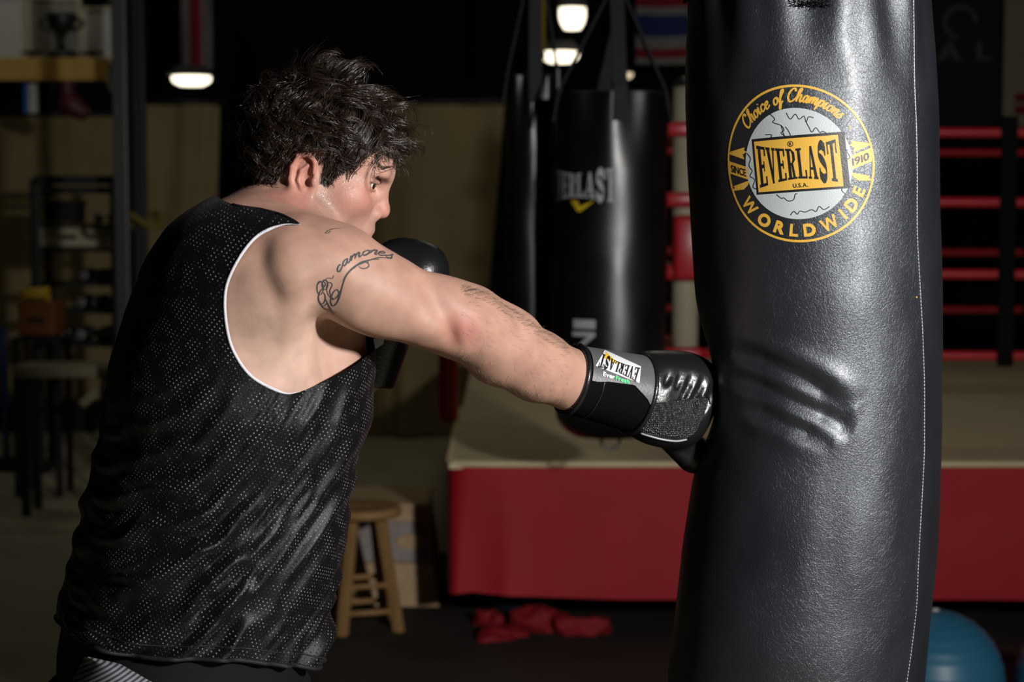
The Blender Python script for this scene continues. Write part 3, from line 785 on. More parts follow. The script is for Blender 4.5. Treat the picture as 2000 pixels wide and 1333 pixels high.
# coiled yellow straps hung on the dark column
c = P(277, 418, 9.3)
r = empty('resistance_band', (c[0], c[1], c[2] - 0.06), 'dull yellow band looped over the darker steel column', 'band')
mat('band_yellow', (0.16, 0.13, 0.02), 0.6, 0.3)
tube('loop', [c + (0.10 * math.cos(t), -0.03 + 0.05 * math.sin(t), 0.035 * math.sin(t * 2) - 0.03) for t in np.linspace(0, 2 * math.pi, 30)], 0.016, 'band_yellow', r, 8)
tube('tail', [c + (0.06, -0.03, -0.02), c + (0.14, -0.03, -0.10), c + (0.20, -0.02, -0.20)], 0.012, 'band_yellow', r, 8)
c = P(30, 510, 9.55)
r = empty('resistance_band', (c[0], c[1], P(34, 592, 9.6)[2]), 'bright yellow band coiled on top of the orange box', 'band')
tube('loop', [np.array((c[0] + 0.06 + 0.07 * math.cos(t), c[1] + 0.15 + 0.05 * math.sin(t), P(34, 592, 9.6)[2] + 0.016 + 0.004 * t)) for t in np.linspace(0, 4 * math.pi, 40)], 0.016, 'yellow_paint', r, 8)
# ================================================================ PERSON
def skin_material():
    m, t, b = new_mat('skin')
    at = t.add('ShaderNodeAttribute', attribute_name='tint')
    tc = t.add('ShaderNodeTexCoord')
    n1 = t.add('ShaderNodeTexNoise'); n1.inputs['Scale'].default_value = 38; n1.inputs['Detail'].default_value = 6
    n2 = t.add('ShaderNodeTexNoise'); n2.inputs['Scale'].default_value = 420; n2.inputs['Detail'].default_value = 4
    n3 = t.add('ShaderNodeTexNoise'); n3.inputs['Scale'].default_value = 950; n3.inputs['Detail'].default_value = 3
    for n in (n1, n2, n3): t.link(tc.outputs['Object'], n.inputs['Vector'])
    mot = t.add('ShaderNodeMapRange'); mot.inputs[1].default_value = 0.3; mot.inputs[2].default_value = 0.7
    mot.inputs[3].default_value = 0.86; mot.inputs[4].default_value = 1.1
    t.link(n1.outputs['Fac'], mot.inputs[0])
    mul = t.add('ShaderNodeVectorMath', operation='SCALE')
    t.link(at.outputs['Color'], mul.inputs[0]); t.link(mot.outputs[0], mul.inputs['Scale'])
    t.link(mul.outputs[0], b.inputs['Base Color'])
    b.inputs['Subsurface Weight'].default_value = 0.12
    b.inputs['Subsurface Radius'].default_value = (1.0, 0.35, 0.2)
    b.inputs['Subsurface Scale'].default_value = 0.004
    # alpha of the tint holds sweat: wetter skin is glossier and beaded
    wet = at.outputs['Alpha']
    sp = t.add('ShaderNodeMapRange'); sp.inputs[1].default_value = 0.52; sp.inputs[2].default_value = 0.66
    t.link(n2.outputs['Fac'], sp.inputs[0])
    ww = t.math('MULTIPLY', wet, sp.outputs[0])
    rg = t.math('SUBTRACT', 0.54, t.math('MULTIPLY', ww, 0.40))
    t.link(rg, b.inputs['Roughness'])
    b.inputs['Specular IOR Level'].default_value = 0.4
    hh = t.math('ADD', t.math('MULTIPLY', n2.outputs['Fac'], 0.5), t.math('MULTIPLY', n3.outputs['Fac'], 0.35))
    hh = t.math('ADD', hh, t.math('MULTIPLY', ww, 0.7))
    bp = t.add('ShaderNodeBump'); bp.inputs['Strength'].default_value = 0.22; bp.inputs['Distance'].default_value = 0.0008
    t.link(hh, bp.inputs['Height']); t.link(bp.outputs[0], b.inputs['Normal'])
    return m
skin_material()

def mesh_cloth_material():
    m, t, b = new_mat('mesh_jersey')
    uv = t.add('ShaderNodeUVMap'); sep = t.add('ShaderNodeSeparateXYZ'); t.link(uv.outputs[0], sep.inputs[0])
    u = t.math('DIVIDE', sep.outputs[0], 0.0058); v = t.math('DIVIDE', sep.outputs[1], 0.0046)
    row = t.math('FLOOR', v)
    odd = t.math('MULTIPLY', t.math('MODULO', row, 2.0), 0.5)
    fu = t.math('SUBTRACT', t.math('FRACT', t.math('ADD', u, t.math('ABSOLUTE', odd))), 0.5)
    fv = t.math('SUBTRACT', t.math('FRACT', v), 0.5)
    fu = t.math('MULTIPLY', fu, 1.35)
    r = t.math('SQRT', t.math('ADD', t.math('MULTIPLY', fu, fu), t.math('MULTIPLY', fv, fv)))
    mr = t.add('ShaderNodeMapRange'); mr.inputs[1].default_value = 0.12; mr.inputs[2].default_value = 0.24
    mr.inputs[3].default_value = 1; mr.inputs[4].default_value = 0
    t.link(r, mr.inputs[0])
    hole = mr.outputs[0]
    tc = t.add('ShaderNodeTexCoord')
    nz = t.add('ShaderNodeTexNoise'); nz.inputs['Scale'].default_value = 60; nz.inputs['Detail'].default_value = 3
    t.link(tc.outputs['Object'], nz.inputs['Vector'])
    gate = t.add('ShaderNodeMapRange'); gate.inputs[1].default_value = 0.46; gate.inputs[2].default_value = 0.60
    t.link(nz.outputs['Fac'], gate.inputs[0])
    # noise fades the dots in patches, painting in unlit fold valleys; elsewhere the white lining shows through the holes
    hh = t.math('MULTIPLY', hole, gate.outputs[0])
    base = t.mix(nz.outputs['Fac'], (0.002, 0.002, 0.0026), (0.004, 0.004, 0.005))
    t.link(t.mix(hh, base, (0.25, 0.25, 0.285)), b.inputs['Base Color'])
    b.inputs['Roughness'].default_value = 0.42
    b.inputs['Specular IOR Level'].default_value = 0.31
    b.inputs['Sheen Weight'].default_value = 0.03; b.inputs['Sheen Roughness'].default_value = 0.4
    wv = t.add('ShaderNodeTexNoise'); wv.inputs['Scale'].default_value = 900
    t.link(tc.outputs['Object'], wv.inputs['Vector'])
    ht = t.math('SUBTRACT', t.math('MULTIPLY', wv.outputs['Fac'], 0.8), t.math('MULTIPLY', hole, 0.8))
    bp = t.add('ShaderNodeBump'); bp.inputs['Strength'].default_value = 0.55; bp.inputs['Distance'].default_value = 0.001
    t.link(ht, bp.inputs['Height']); t.link(bp.outputs[0], b.inputs['Normal'])
mesh_cloth_material()
mat('jersey_trim', (0.012, 0.012, 0.014), 0.6, 0.3, bump=0.3, bscale=600)
mat('lining_white', (0.62, 0.62, 0.68), 0.75, 0.2, bump=0.3, bscale=500)
mat('eye_white', (0.72, 0.68, 0.64), 0.15, 0.5, var=0.04, coat=0.6)
mat('iris_dark', (0.02, 0.014, 0.01), 0.1, 0.5, coat=0.8)
mat('tattoo_ink', (0.055, 0.056, 0.06), 0.6, 0.3, var=0.3, scale=300)
mat('shoe_black', (0.01, 0.01, 0.011), 0.4, 0.5)

def hair_material():
    m, t, b = new_mat('dark_hair')
    at = t.add('ShaderNodeAttribute', attribute_name='tint')
    t.link(at.outputs['Color'], b.inputs['Base Color'])
    b.inputs['Roughness'].default_value = 0.25
    b.inputs['Specular IOR Level'].default_value = 0.85
hair_material()

# ---- torso loft, used for the body (shrunk) and for the tank top
YAW_T = math.radians(24)
_prof = [  # py, left px, right px, lateral half width (m)
    (402, 452, 545, 0.050), (414, 405, 585, 0.105), (432, 362, 620, 0.150), (452, 330, 650, 0.176), (490, 296, 676, 0.196),
    (560, 263, 692, 0.205), (620, 250, 706, 0.208), (690, 236, 716, 0.208), (790, 207, 699, 0.206),
    (870, 186, 688, 0.205), (930, 171, 685, 0.206), (1020, 150, 672, 0.208), (1100, 131, 660, 0.208),
    (1190, 106, 642, 0.206), (1290, 86, 608, 0.204), (1420, 84, 580, 0.195), (1520, 110, 560, 0.17)]
TD = 2.535
_z = []; _cx = []; _a = []; _b = []
for py, l, r, a in _prof:
    pl, pr = P(l, py, TD), P(r, py, TD)
    hw = (pr[0] - pl[0]) / 2
    _z.append(pl[2]); _cx.append((pl[0] + pr[0]) / 2); _a.append(a)
    _b.append(math.sqrt(max(hw ** 2 - (a * math.sin(YAW_T)) ** 2, 0.0004)) / math.cos(YAW_T))
_z, _cx, _a, _b = (np.array(v)[::-1] for v in (_z, _cx, _a, _b))
_zf = np.linspace(_z[0], _z[-1], 160)
def _sm(v):
    w = np.interp(_zf, _z, v)
    for _ in range(6): w[1:-1] = 0.25 * w[:-2] + 0.5 * w[1:-1] + 0.25 * w[2:]
    return w
_cxf, _af, _bf = _sm(_cx), _sm(_a), _sm(_b)
def loft(off, k=0.03, ztop=None):
    def f(p):
        z = p[:, 2]; cx = np.interp(z, _zf, _cxf); a = np.interp(z, _zf, _af) - off; b = np.interp(z, _zf, _bf) - off
        a = np.maximum(a, 0.012); b = np.maximum(b, 0.012)
        dx = p[:, 0] - cx; dy = p[:, 1] - TD
        u = dx * math.sin(YAW_T) - dy * math.cos(YAW_T)      # to his right (towards the camera)
        v = dx * math.cos(YAW_T) + dy * math.sin(YAW_T)      # forwards
        # super-ellipse section: flatter back and flanks than a plain ellipse
        e = 2.35
        q = ((np.abs(u) / a) ** e + (np.abs(v) / b) ** e) ** (1 / e)
        d = (q - 1) * np.minimum(a, b) * 0.95
        d = np.maximum(d, (z - (_z[-1] - off)) * 0.8)
        return np.maximum(d, (_z[0] - z) * 0.9)
    return Prim(f, (-0.45, TD, 1.2), 0.75, k)
def torso_uv(p):
    z = p[:, 2]; cx = np.interp(z, _zf, _cxf); dx = p[:, 0] - cx; dy = p[:, 1] - TD
    u = dx * math.sin(YAW_T) - dy * math.cos(YAW_T); v = dx * math.cos(YAW_T) + dy * math.sin(YAW_T)
    return np.arctan2(v, u) * 0.19, z

# ---- head frame: x forward, y to his left, z up, origin between the ears
HPITCH, HYAW = math.radians(19), math.radians(7)
hF = np.array([math.cos(HYAW) * math.cos(HPITCH), math.sin(HYAW) * math.cos(HPITCH), -math.sin(HPITCH)])
hL = np.array([-math.sin(HYAW), math.cos(HYAW), 0.0]); hU = np.cross(hF, hL)
HR = np.stack([hF, hL, hU], 1)
H0 = P(613, 347, 2.43) + 0.07 * hL
def hp(x, y, z): return H0 + HR @ np.array([x, y, z], float)
def to_head(p): return (np.asarray(p) - H0) @ HR
def hell(c, r, k=0.012, Rl=None, op='u'): return ell(hp(*c), r, k, HR if Rl is None else HR @ Rl, op)
def hcone(a, b, ra, rb, k=0.012, op='u'): return cone(hp(*a), hp(*b), ra, rb, k, op)
def hbump(c, s, amp, S=None): return bump(hp(*c), s, amp, (HR @ np.array(S[0], float), S[1]) if S else None)

HEAD = [
    hell((-0.008, 0, 0.045), (0.100, 0.0745, 0.088), 0.01),
    hell((0.036, 0, 0.058), (0.060, 0.064, 0.056), 0.03),
    hell((0.040, 0, -0.025), (0.052, 0.058, 0.072), 0.03),
    hell((0.058, 0, -0.060), (0.034, 0.036, 0.040), 0.03),
    hell((0.056, -0.041, -0.010), (0.025, 0.021, 0.019), 0.025), hell((0.056, 0.041, -0.010), (0.025, 0.021, 0.019), 0.025),
]
for s in (-1, 1):
    HEAD += [hcone((-0.004, s * 0.056, -0.028), (0.004, s * 0.053, -0.062), 0.016, 0.016, 0.03),
             hcone((0.004, s * 0.053, -0.062), (0.066, s * 0.014, -0.094), 0.017, 0.016, 0.03)]
HEAD += [
    hell((0.078, 0, -0.092), (0.016, 0.018, 0.015), 0.02),
    hcone((0.084, -0.034, 0.031), (0.084, 0.034, 0.031), 0.0115, 0.0115, 0.018),
    hell((0.089, 0, 0.038), (0.012, 0.016, 0.012), 0.015),
]
for s in (-1, 1):   # eye sockets, then lids round the eyeballs
    HEAD += [hell((0.088, s * 0.034, 0.016), (0.015, 0.020, 0.012), 0.014, op='s'),
             hell((0.0695, s * 0.032, 0.0175), (0.0143, 0.0165, 0.0135), 0.006)]
HEAD += [
    hcone((0.089, 0, 0.030), (0.102, 0, -0.004), 0.0065, 0.0090, 0.014),
    hell((0.1035, 0, -0.0125), (0.0112, 0.0108, 0.0100), 0.008),
    hell((0.0925, -0.0130, -0.0190), (0.0120, 0.0075, 0.0088), 0.007), hell((0.0925, 0.0130, -0.0190), (0.0120, 0.0075, 0.0088), 0.007),
    hell((0.077, 0, -0.044), (0.020, 0.027, 0.024), 0.02),
    hell((0.0935, 0, -0.0425), (0.0075, 0.019, 0.0058), 0.007),
    hell((0.0925, 0, -0.0555), (0.008, 0.017, 0.0062), 0.007),
    hcone((0.103, 0, -0.049), (0.080, -0.030, -0.051), 0.0016, 0.0012, 0.004, op='s'),
    hcone((0.103, 0, -0.049), (0.080, 0.030, -0.051), 0.0016, 0.0012, 0.004, op='s'),
    hell((0.0985, -0.0064, -0.0262), (0.0056, 0.0036, 0.005), 0.003, op='s'), hell((0.0985, 0.0064, -0.0262), (0.0056, 0.0036, 0.005), 0.003, op='s'),
]
for s in (-1, 1):   # lid openings, naso-labial and cheek modelling
    HEAD += [hcone((0.0855, s * 0.020, 0.0225), (0.0735, s * 0.0475, 0.0215), 0.0026, 0.0020, 0.004), hcone((0.085, s * 0.020, 0.0112), (0.0735, s * 0.0465, 0.0120), 0.0020, 0.0016, 0.004),
             hcone((0.089, s * 0.019, 0.0165), (0.0765, s * 0.0500, 0.0165), 0.0032, 0.0022, 0.003, op='s'),
             hbump((0.0835, s * 0.024, -0.030), 0.006, -0.0030, ((0.0, s * 0.5, -1), 0.018)),
             hbump((0.082, s * 0.042, 0.0035), 0.005, -0.0018, ((-0.5, s * 1, 0.1), 0.012)),
             hbump((0.070, s * 0.045, -0.045), 0.015, -0.0030),
             hbump((0.030, s * 0.060, -0.030), 0.016, 0.003),
             hbump((0.045, s * 0.070, 0.035), 0.016, -0.004)]
# ears: tilted dish with helix rim, antihelix, concha, tragus and lobe
for s in (-1, 1):
    tilt = rotm(0, math.radians(-14), 0) @ rotm(s * math.radians(24), 0, 0)
    ec = np.array((-0.011, s * 0.0765, -0.004))
    El = lambda x, y, z: ec + tilt @ np.array((1.07 * x, y * s, 1.07 * z))
    HEAD += [hell(El(0, -0.003, 0), (0.0200, 0.0065, 0.0330), 0.004, tilt),
             hell(El(0.003, 0.006, 0.003), (0.0125, 0.0075, 0.0225), 0.0035, tilt, op='s')]
    rim = [El(0.012, 0.002, 0.006), El(0.013, 0.004, 0.020), El(0.004, 0.005, 0.0295), El(-0.009, 0.005, 0.0260),
           El(-0.0165, 0.005, 0.012), El(-0.0175, 0.004, -0.003), El(-0.0135, 0.003, -0.016), El(-0.006, 0.001, -0.026), El(0.002, -0.001, -0.031)]
    rr = [0.0022, 0.0030, 0.0034, 0.0036, 0.0036, 0.0034, 0.0036, 0.0050, 0.0058]
    HEAD += [hcone(rim[i], rim[i + 1], rr[i], rr[i + 1], 0.003) for i in range(len(rim) - 1)]
    anti = [El(0.004, 0.001, 0.016), El(-0.005, 0.0025, 0.008), El(-0.0075, 0.003, -0.004), El(-0.003, 0.002, -0.013)]
    HEAD += [hcone(anti[i], anti[i + 1], 0.0024, 0.0026, 0.003) for i in range(3)]
    HEAD += [hell(El(0.003, 0.001, -0.005), (0.0062, 0.0075, 0.0075), 0.002, tilt, op='s'),
             hell(El(0.0125, 0.0015, -0.004), (0.004, 0.0035, 0.0062), 0.003, tilt),
             hell(El(-0.001, 0.0005, -0.015), (0.005, 0.0035, 0.0035), 0.003, tilt)]
# neck and shoulders
NB = P(556, 474, 2.50)
BODY = [loft(0.017, 0.03)] + HEAD + [
    cone(hp(-0.026, 0, -0.012), NB, 0.055, 0.058, 0.025),
    cone(hp(0.008, 0, -0.055), P(585, 500, 2.52), 0.045, 0.05, 0.02),
    cone(hp(-0.020, -0.056, -0.035), P(596, 478, 2.455), 0.012, 0.011, 0.014),
    cone(P(530, 452, 2.49), P(574, 502, 2.39), 0.046, 0.040, 0.04),
    cone(P(515, 460, 2.53), P(440, 500, 2.68), 0.045, 0.040, 0.04),
]
# shoulder blade, teres and lat tie the arm to the trunk; the armpit is hollow
BODY += [cone(P(500, 562, 2.415), P(590, 560, 2.385), 0.090, 0.082, 0.05), cone(P(478, 530, 2.400), P(585, 540, 2.350), 0.064, 0.060, 0.05),
         cone(P(492, 595, 2.473), P(474, 740, 2.502), 0.146, 0.170, 0.04),
         ell(P(672, 668, 2.335), (0.050, 0.085, 0.095), 0.03, op='s')]
# right arm, reaching away from the camera to the bag
ARM = [(588, 520, 2.345), (665, 527, 2.350), (745, 573, 2.378), (858, 612, 2.415), (908, 631, 2.432), (978, 677, 2.492), (1050, 716, 2.542), (1115, 743, 2.588), (1195, 778, 2.64)]
ARM_R = [0.0500, 0.0490, 0.0470, 0.0435, 0.0440, 0.0480, 0.0440, 0.0370, 0.031]
AP = [P(*a) for a in ARM]
BODY += [ell(P(602, 534, 2.385), (0.058, 0.055, 0.054), 0.035)] + chain(AP, ARM_R, 0.03)
BODY += [ell(P(905, 640, 2.405), (0.030, 0.022, 0.026), 0.022),                # elbow
         cone(P(700, 590, 2.350), P(820, 625, 2.385), 0.030, 0.026, 0.03),     # triceps
         cone(P(930, 612, 2.455), P(1010, 655, 2.49), 0.026, 0.022, 0.03)]     # forearm extensors
# left arm, guard up beside the chin
BODY += [ell(P(452, 515, 2.70), (0.06, 0.06, 0.065), 0.04)]
BODY += chain([P(455, 520, 2.71), P(560, 740, 2.82), P(640, 800, 2.80), P(722, 700, 2.745), P(752, 610, 2.72)], [0.055, 0.046, 0.043, 0.036, 0.034], 0.03)
# pelvis, legs
for s, hip, kn, an in ((-1, (-0.49, 2.43, 0.86), (-0.50, 2.36, 0.50), (-0.66, 2.36, 0.085)), (1, (-0.46, 2.63, 0.86), (-0.24, 2.70, 0.50), (-0.26, 2.74, 0.085))):
    BODY += chain([hip, kn, an], [0.098, 0.060, 0.038], 0.04)
    BODY += [ell(np.array(an) + (-0.03, 0.0, 0.16), (0.05, 0.05, 0.12), 0.05), cone(np.array(an) + (0, 0, -0.03), np.array(an) + (0.13, 0.02, -0.045), 0.035, 0.03, 0.03)]
BODY += [ell((-0.475, 2.53, 0.86), (0.135, 0.17, 0.12), 0.05)]
_surf = lambda x, y, d=2.0: raymarch([(x, y)], BODY, d)[0]
# muscle and bone relief on the arm and shoulder blade
for (x, y), sg, am, dr in [
    ((512, 500), 0.012, -0.0050, ((525 - 500, 560 - 480), 0.035)), ((540, 575), 0.012, -0.0045, ((10, 60), 0.025)),
    ((480, 560), 0.022, 0.0045, ((5, 60), 0.05)), ((560, 545), 0.024, 0.006, ((30, 50), 0.035)),
    ((590, 585), 0.010, -0.006, ((40, -20), 0.025)),
    ((735, 560), 0.020, 0.004, ((80, 30), 0.05)), ((700, 505), 0.012, -0.0025, ((30, 50), 0.03)),
    ((850, 590), 0.010, -0.0055, ((25, 60), 0.03)), ((905, 600), 0.013, 0.0035, ((30, 20), 0.02)),
    ((880, 655), 0.0075, -0.004, ((15, 55), 0.018)), ((903, 648), 0.008, 0.0030, ((15, 55), 0.014)),
    ((925, 668), 0.008, -0.002, ((15, 55), 0.02)), ((840, 640), 0.012, 0.0035, ((50, 25), 0.03)),
    ((985, 630), 0.012, 0.003, ((60, 35), 0.04)), ((1000, 690), 0.02, 0.003, ((70, 40), 0.05)), ((960, 640), 0.008, -0.002, ((70, 40), 0.04)),
    ((640, 500), 0.02, 0.003, ((60, 20), 0.04)), ((600, 690), 0.014, 0.004, ((10, 70), 0.04)), ((470, 700), 0.02, -0.003, None)]:
    c = _surf(x, y)
    S = None
    if dr: S = ((dr[0][0], 0, -dr[0][1]), dr[1])
    BODY.append(bump(c, sg, am, S))
for i in range(5):   # elbow skin creases
    c = _surf(884 + 9 * i, 652 - 2 * i); BODY.append(bump(c, 0.0022, -0.0013 + 0.0002 * i, ((12, 0, -40), 0.010)))

gx = axis_grid([(-0.80, -0.385, 0.006), (-0.385, -0.145, 0.0016), (-0.145, 0.20, 0.0032)])
gy = axis_grid([(2.24, 2.40, 0.0034), (2.40, 2.62, 0.0019), (2.62, 2.92, 0.006)])
gz = axis_grid([(0.0, 0.92, 0.012), (0.92, 1.22, 0.007), (1.22, 1.515, 0.0032), (1.515, 1.79, 0.0016)])
BV, BF = surface(BODY, gx, gy, gz)

person = empty('person', (-0.45, 2.53, 0.0), 'man with curly dark hair in a black mesh tank top punching the heavy bag', 'person')
body = fastmesh('body', BV, BF, 'skin', person)
HAIRLINE = [(0.30, 0.16), (0.0945, 0.098), (0.079, 0.072), (0.060, 0.050), (0.047, 0.030), (0.030, 0.012), (0.020, -0.008), (0.010, -0.004), (0.006, 0.026), (-0.032, 0.030), (-0.040, 0.0), (-0.046, -0.026), (-0.075, -0.034), (-0.30, -0.034), (-0.30, 0.30), (0.30, 0.30)]
def inpoly(x, y, poly):
    r = np.zeros(len(x), bool); n = len(poly)
    for i in range(n):
        x0, y0 = poly[i]; x1, y1 = poly[(i + 1) % n]
        c = (y0 > y) != (y1 > y)
        with np.errstate(divide='ignore', invalid='ignore'):
            r ^= c & (x < (x1 - x0) * (y - y0) / (y1 - y0 + 1e-12) + x0)
    return r
def body_tint(V):
    base = np.array((0.42, 0.240, 0.176))
    C = np.tile(base, (len(V), 1)); wet = np.full(len(V), 0.12)
    def blend(w, col):
        nonlocal C
        C = C * (1 - w[:, None]) + np.array(col) * w[:, None]
    g = lambda c, s: np.exp(-0.5 * ((V - c) ** 2).sum(1) / s ** 2)
    h = to_head(V)
    head = np.clip((0.24 - np.linalg.norm(h, axis=1)) / 0.06, 0, 1)
    blend(head * 0.8, (0.48, 0.262, 0.20))
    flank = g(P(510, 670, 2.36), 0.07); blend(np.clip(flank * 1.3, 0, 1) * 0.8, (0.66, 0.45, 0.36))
    n = vnoise(V * 60, 3) * 0.5 + 0.5
    blend(np.clip(g(_surf(906, 648), 0.017) * 1.2, 0, 1) * 0.75, (0.42, 0.15, 0.12))
    blend(g(_surf(1010, 700), 0.06) * 0.35, (0.46, 0.25, 0.20))
    for (x, y, z, s, w) in ((0.075, -0.045, -0.004, 0.014, 0.5), (0.055, -0.058, -0.002, 0.012, 0.25), (0.110, 0, -0.008, 0.012, 0.6), (0.075, 0.045, -0.004, 0.02, 0.6), (0.04, -0.06, -0.03, 0.02, 0.25)):
        blend(g(hp(x, y, z), s) * w, (0.52, 0.175, 0.13))
    ear = np.clip((np.abs(h[:, 1]) - 0.070) / 0.006, 0, 1) * (h[:, 0] < 0.004) * (h[:, 0] > -0.05) * (np.abs(h[:, 2]) < 0.045)
    blend(ear * 0.5, (0.52, 0.20, 0.16))
    lips = np.clip(1.4 * np.exp(-(((h[:, 0] - 0.0985) / 0.009) ** 2 + (h[:, 1] / 0.02) ** 2 + ((h[:, 2] + 0.0475) / 0.009) ** 2) ** 2), 0, 1)
    blend(lips * 0.7, (0.50, 0.20, 0.17))
    # stubble on jaw and upper lip
    st = np.clip(g(hp(0.035, -0.055, -0.055), 0.024) + g(hp(0.07, -0.03, -0.07), 0.022) + g(hp(0.09, -0.012, -0.032), 0.009) * 0.8 + g(hp(0.016, -0.062, -0.03), 0.016) * 0.8, 0, 1)
    blend(st * (0.40 + 0.35 * n), (0.19, 0.135, 0.115))
    # brows
    br = np.clip(1.5 * np.exp(-((np.abs(np.abs(h[:, 1]) - 0.033) / 0.017) ** 4 + ((h[:, 2] - 0.0275 - 0.10 * (0.033 - np.abs(np.abs(h[:, 1]) - 0.03)) * 0) / 0.0028) ** 2)), 0, 1) * (h[:, 0] > 0.06)
    blend(br * 0.55, (0.05, 0.032, 0.025))
    # lash line
    for s in (-1, 1):
        ld = cone(hp(0.087, s * 0.020, 0.0198), hp(0.0755, s * 0.049, 0.0190), 0.0, 0.0).f(V)
        blend(np.clip(1.3 - ld / 0.0017, 0, 1) * 0.85, (0.035, 0.022, 0.018))
    # scalp under the hair
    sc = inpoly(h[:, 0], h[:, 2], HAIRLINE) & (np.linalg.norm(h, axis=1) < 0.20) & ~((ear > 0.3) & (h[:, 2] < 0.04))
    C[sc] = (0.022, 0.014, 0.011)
    blend(np.clip(g(P(700, 690, 2.45), 0.05), 0, 1) * 0.2, (0.4, 0.24, 0.18))
    wet = np.clip(wet + 0.9 * head * (h[:, 1] < 0.02) + 0.9 * g(P(560, 410, 2.44), 0.04), 0, 1)
    fa = np.clip(g(hp(0.055, -0.055, -0.0), 0.03) + 0.6 * g(hp(0.02, -0.065, -0.03), 0.025), 0, 1)
    wet = np.clip(wet * 0.6 + fa * 0.6, 0, 1)
    return np.column_stack([C, wet])
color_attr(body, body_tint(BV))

for s in (-1, 1):
    c = hp(0.0705, s * 0.032, 0.0170)
    q = Vector(hF).to_track_quat('Z', 'Y').to_matrix()
    V = []; F = []; n = 24; prof = [(0.0128 * math.sin(a), 0.0128 * math.cos(a)) for a in np.linspace(0.001, math.pi - 0.001, 16)]
    eye = lathe('eye', prof[::-1], c, 'eye_white', person, 24, axis=hF)
    gaze = (hF - 0.42 * hL - 0.02 * hU); gaze /= np.linalg.norm(gaze)
    pr = [(0.0131 * math.sin(a), 0.0131 * math.cos(a)) for a in np.linspace(0.48, 0.001, 8)]
    lathe('iris', pr, c, 'iris_dark', eye, 24, axis=gaze)
# ---- tank top: offset surface with folds, cut open at arms, neck and hem
SHIRT = [loft(0.0, 0.03),
         cone(P(530, 452, 2.49), P(574, 502, 2.39), 0.053, 0.047, 0.04), cone(P(515, 460, 2.53), P(440, 500, 2.68), 0.052, 0.047, 0.04),
         cone(P(500, 562, 2.415), P(590, 560, 2.385), 0.097, 0.089, 0.05), cone(P(478, 530, 2.400), P(585, 540, 2.350), 0.071, 0.067, 0.05),
         cone(P(492, 595, 2.473), P(474, 740, 2.502), 0.153, 0.177, 0.04),
         
         ell(P(452, 515, 2.70), (0.066, 0.066, 0.07), 0.04)]
def folds(p, n):
    x = p[:, 0]; z = p[:, 2]; out = np.zeros(len(p))
    a = math.radians(27) + 0.25 * np.clip((x + 0.42) / 0.2, -1, 1)
    w = -x * np.sin(a) + z * np.cos(a); l = x * np.cos(a) + z * np.sin(a)
    warp = 0.6 * vnoise(np.column_stack([l / 0.11, w / 0.13]), 5)
    f1 = 1 - 2.2 * np.abs(vnoise(np.column_stack([w / 0.052 + warp, l / 0.30 + 3]), 1))
    f2 = vnoise(np.column_stack([w / 0.017 + 1.5 * warp, l / 0.12 + 7]), 2)
    f3 = vnoise(np.column_stack([p / 0.03]), 8)
    top = np.clip((1.38 - z) / 0.16, 0.12, 1)
    # long creases pulled from the hip up to the punching shoulder
    ph = w / 0.047 * 2 * math.pi + 3.4 * vnoise(np.column_stack([l / 0.20, w / 0.16]), 5) + 1.5 * vnoise(np.column_stack([l / 0.08, w / 0.07]), 6)
    am = np.clip(0.55 + 0.75 * vnoise(np.column_stack([l / 0.16 + 5, w / 0.07]), 9), 0.08, 1.2)
    ridge = (0.5 + 0.5 * np.sin(ph)) ** 1.6
    ph2 = w / 0.021 * 2 * math.pi + 4 * vnoise(np.column_stack([l / 0.12 + 2, w / 0.1]), 15)
    am2 = np.clip(vnoise(np.column_stack([l / 0.10 + 9, w / 0.05]), 19), 0, 1)
    out = top * (0.021 * am * (ridge - 0.4) + 0.004 * am2 * np.sin(ph2) + 0.0010 * f3)
    return out * np.clip(0.35 + (x - np.interp(z, _zf, _cxf) + 0.17) / 0.13, 0.35, 1)
sx = axis_grid([(-0.80, -0.10, 0.0036)]); sy = axis_grid([(2.26, 2.53, 0.0036), (2.53, 2.84, 0.007)]); sz = axis_grid([(0.88, 1.62, 0.0036)])
SV, SF = surface(SHIRT, sx, sy, sz)
SN = grad(SV, SHIRT)
SV = SV + SN * folds(SV, SN)[:, None]
up_ = np.where((SV[:, 2] > 1.36) & (SV[:, 1] < 2.60))[0]      # rest on the skin, never inside it
skin_ = [BODY[0]] + [q for q in BODY[4 + len(HEAD):] if q.op != 'g' and np.linalg.norm(q.c - P(540, 500, 2.42)) < q.r + 0.25]
for _ in range(2):
    dd_ = sdf(SV[up_], skin_); SV[up_] += grad(SV[up_], skin_) * np.clip(0.0035 - dd_, 0, 0.02)[:, None]
ARMHOLE = catmull([(591, 436), (560, 438), (528, 447), (497, 466), (468, 503), (445, 550), (439, 590), (443, 640), (456, 686), (490, 735), (545, 765), (575, 768), (622, 752), (680, 722), (724, 690), (790, 640), (800, 500), (790, 400), (700, 385), (606, 400)], 6, True)
def polysd(x, y, poly):
    d = np.full(len(x), 1e9)
    for i in range(len(poly)):
        a = poly[i]; b = poly[(i + 1) % len(poly)]; ab = b - a
        t = np.clip(((x - a[0]) * ab[0] + (y - a[1]) * ab[1]) / (ab @ ab + 1e-9), 0, 1)
        d = np.minimum(d, np.hypot(x - a[0] - t * ab[0], y - a[1] - t * ab[1]))
    return np.where(inpoly(x, y, poly), -d, d)
def arm_mask(V):
    px, py, dd = topix(V)
    m = polysd(px, py, ARMHOLE) / 1450
    lim = 2.50 - 0.05 * np.clip((470 - py) / 30, 0, 1)
    return np.where(dd < lim, m, np.maximum(m, (dd - lim)))
V1, F1, seg_arm = clip_mesh(SV, SF, arm_mask(SV))
seg_a = V1[[i for s in seg_arm for i in s]]
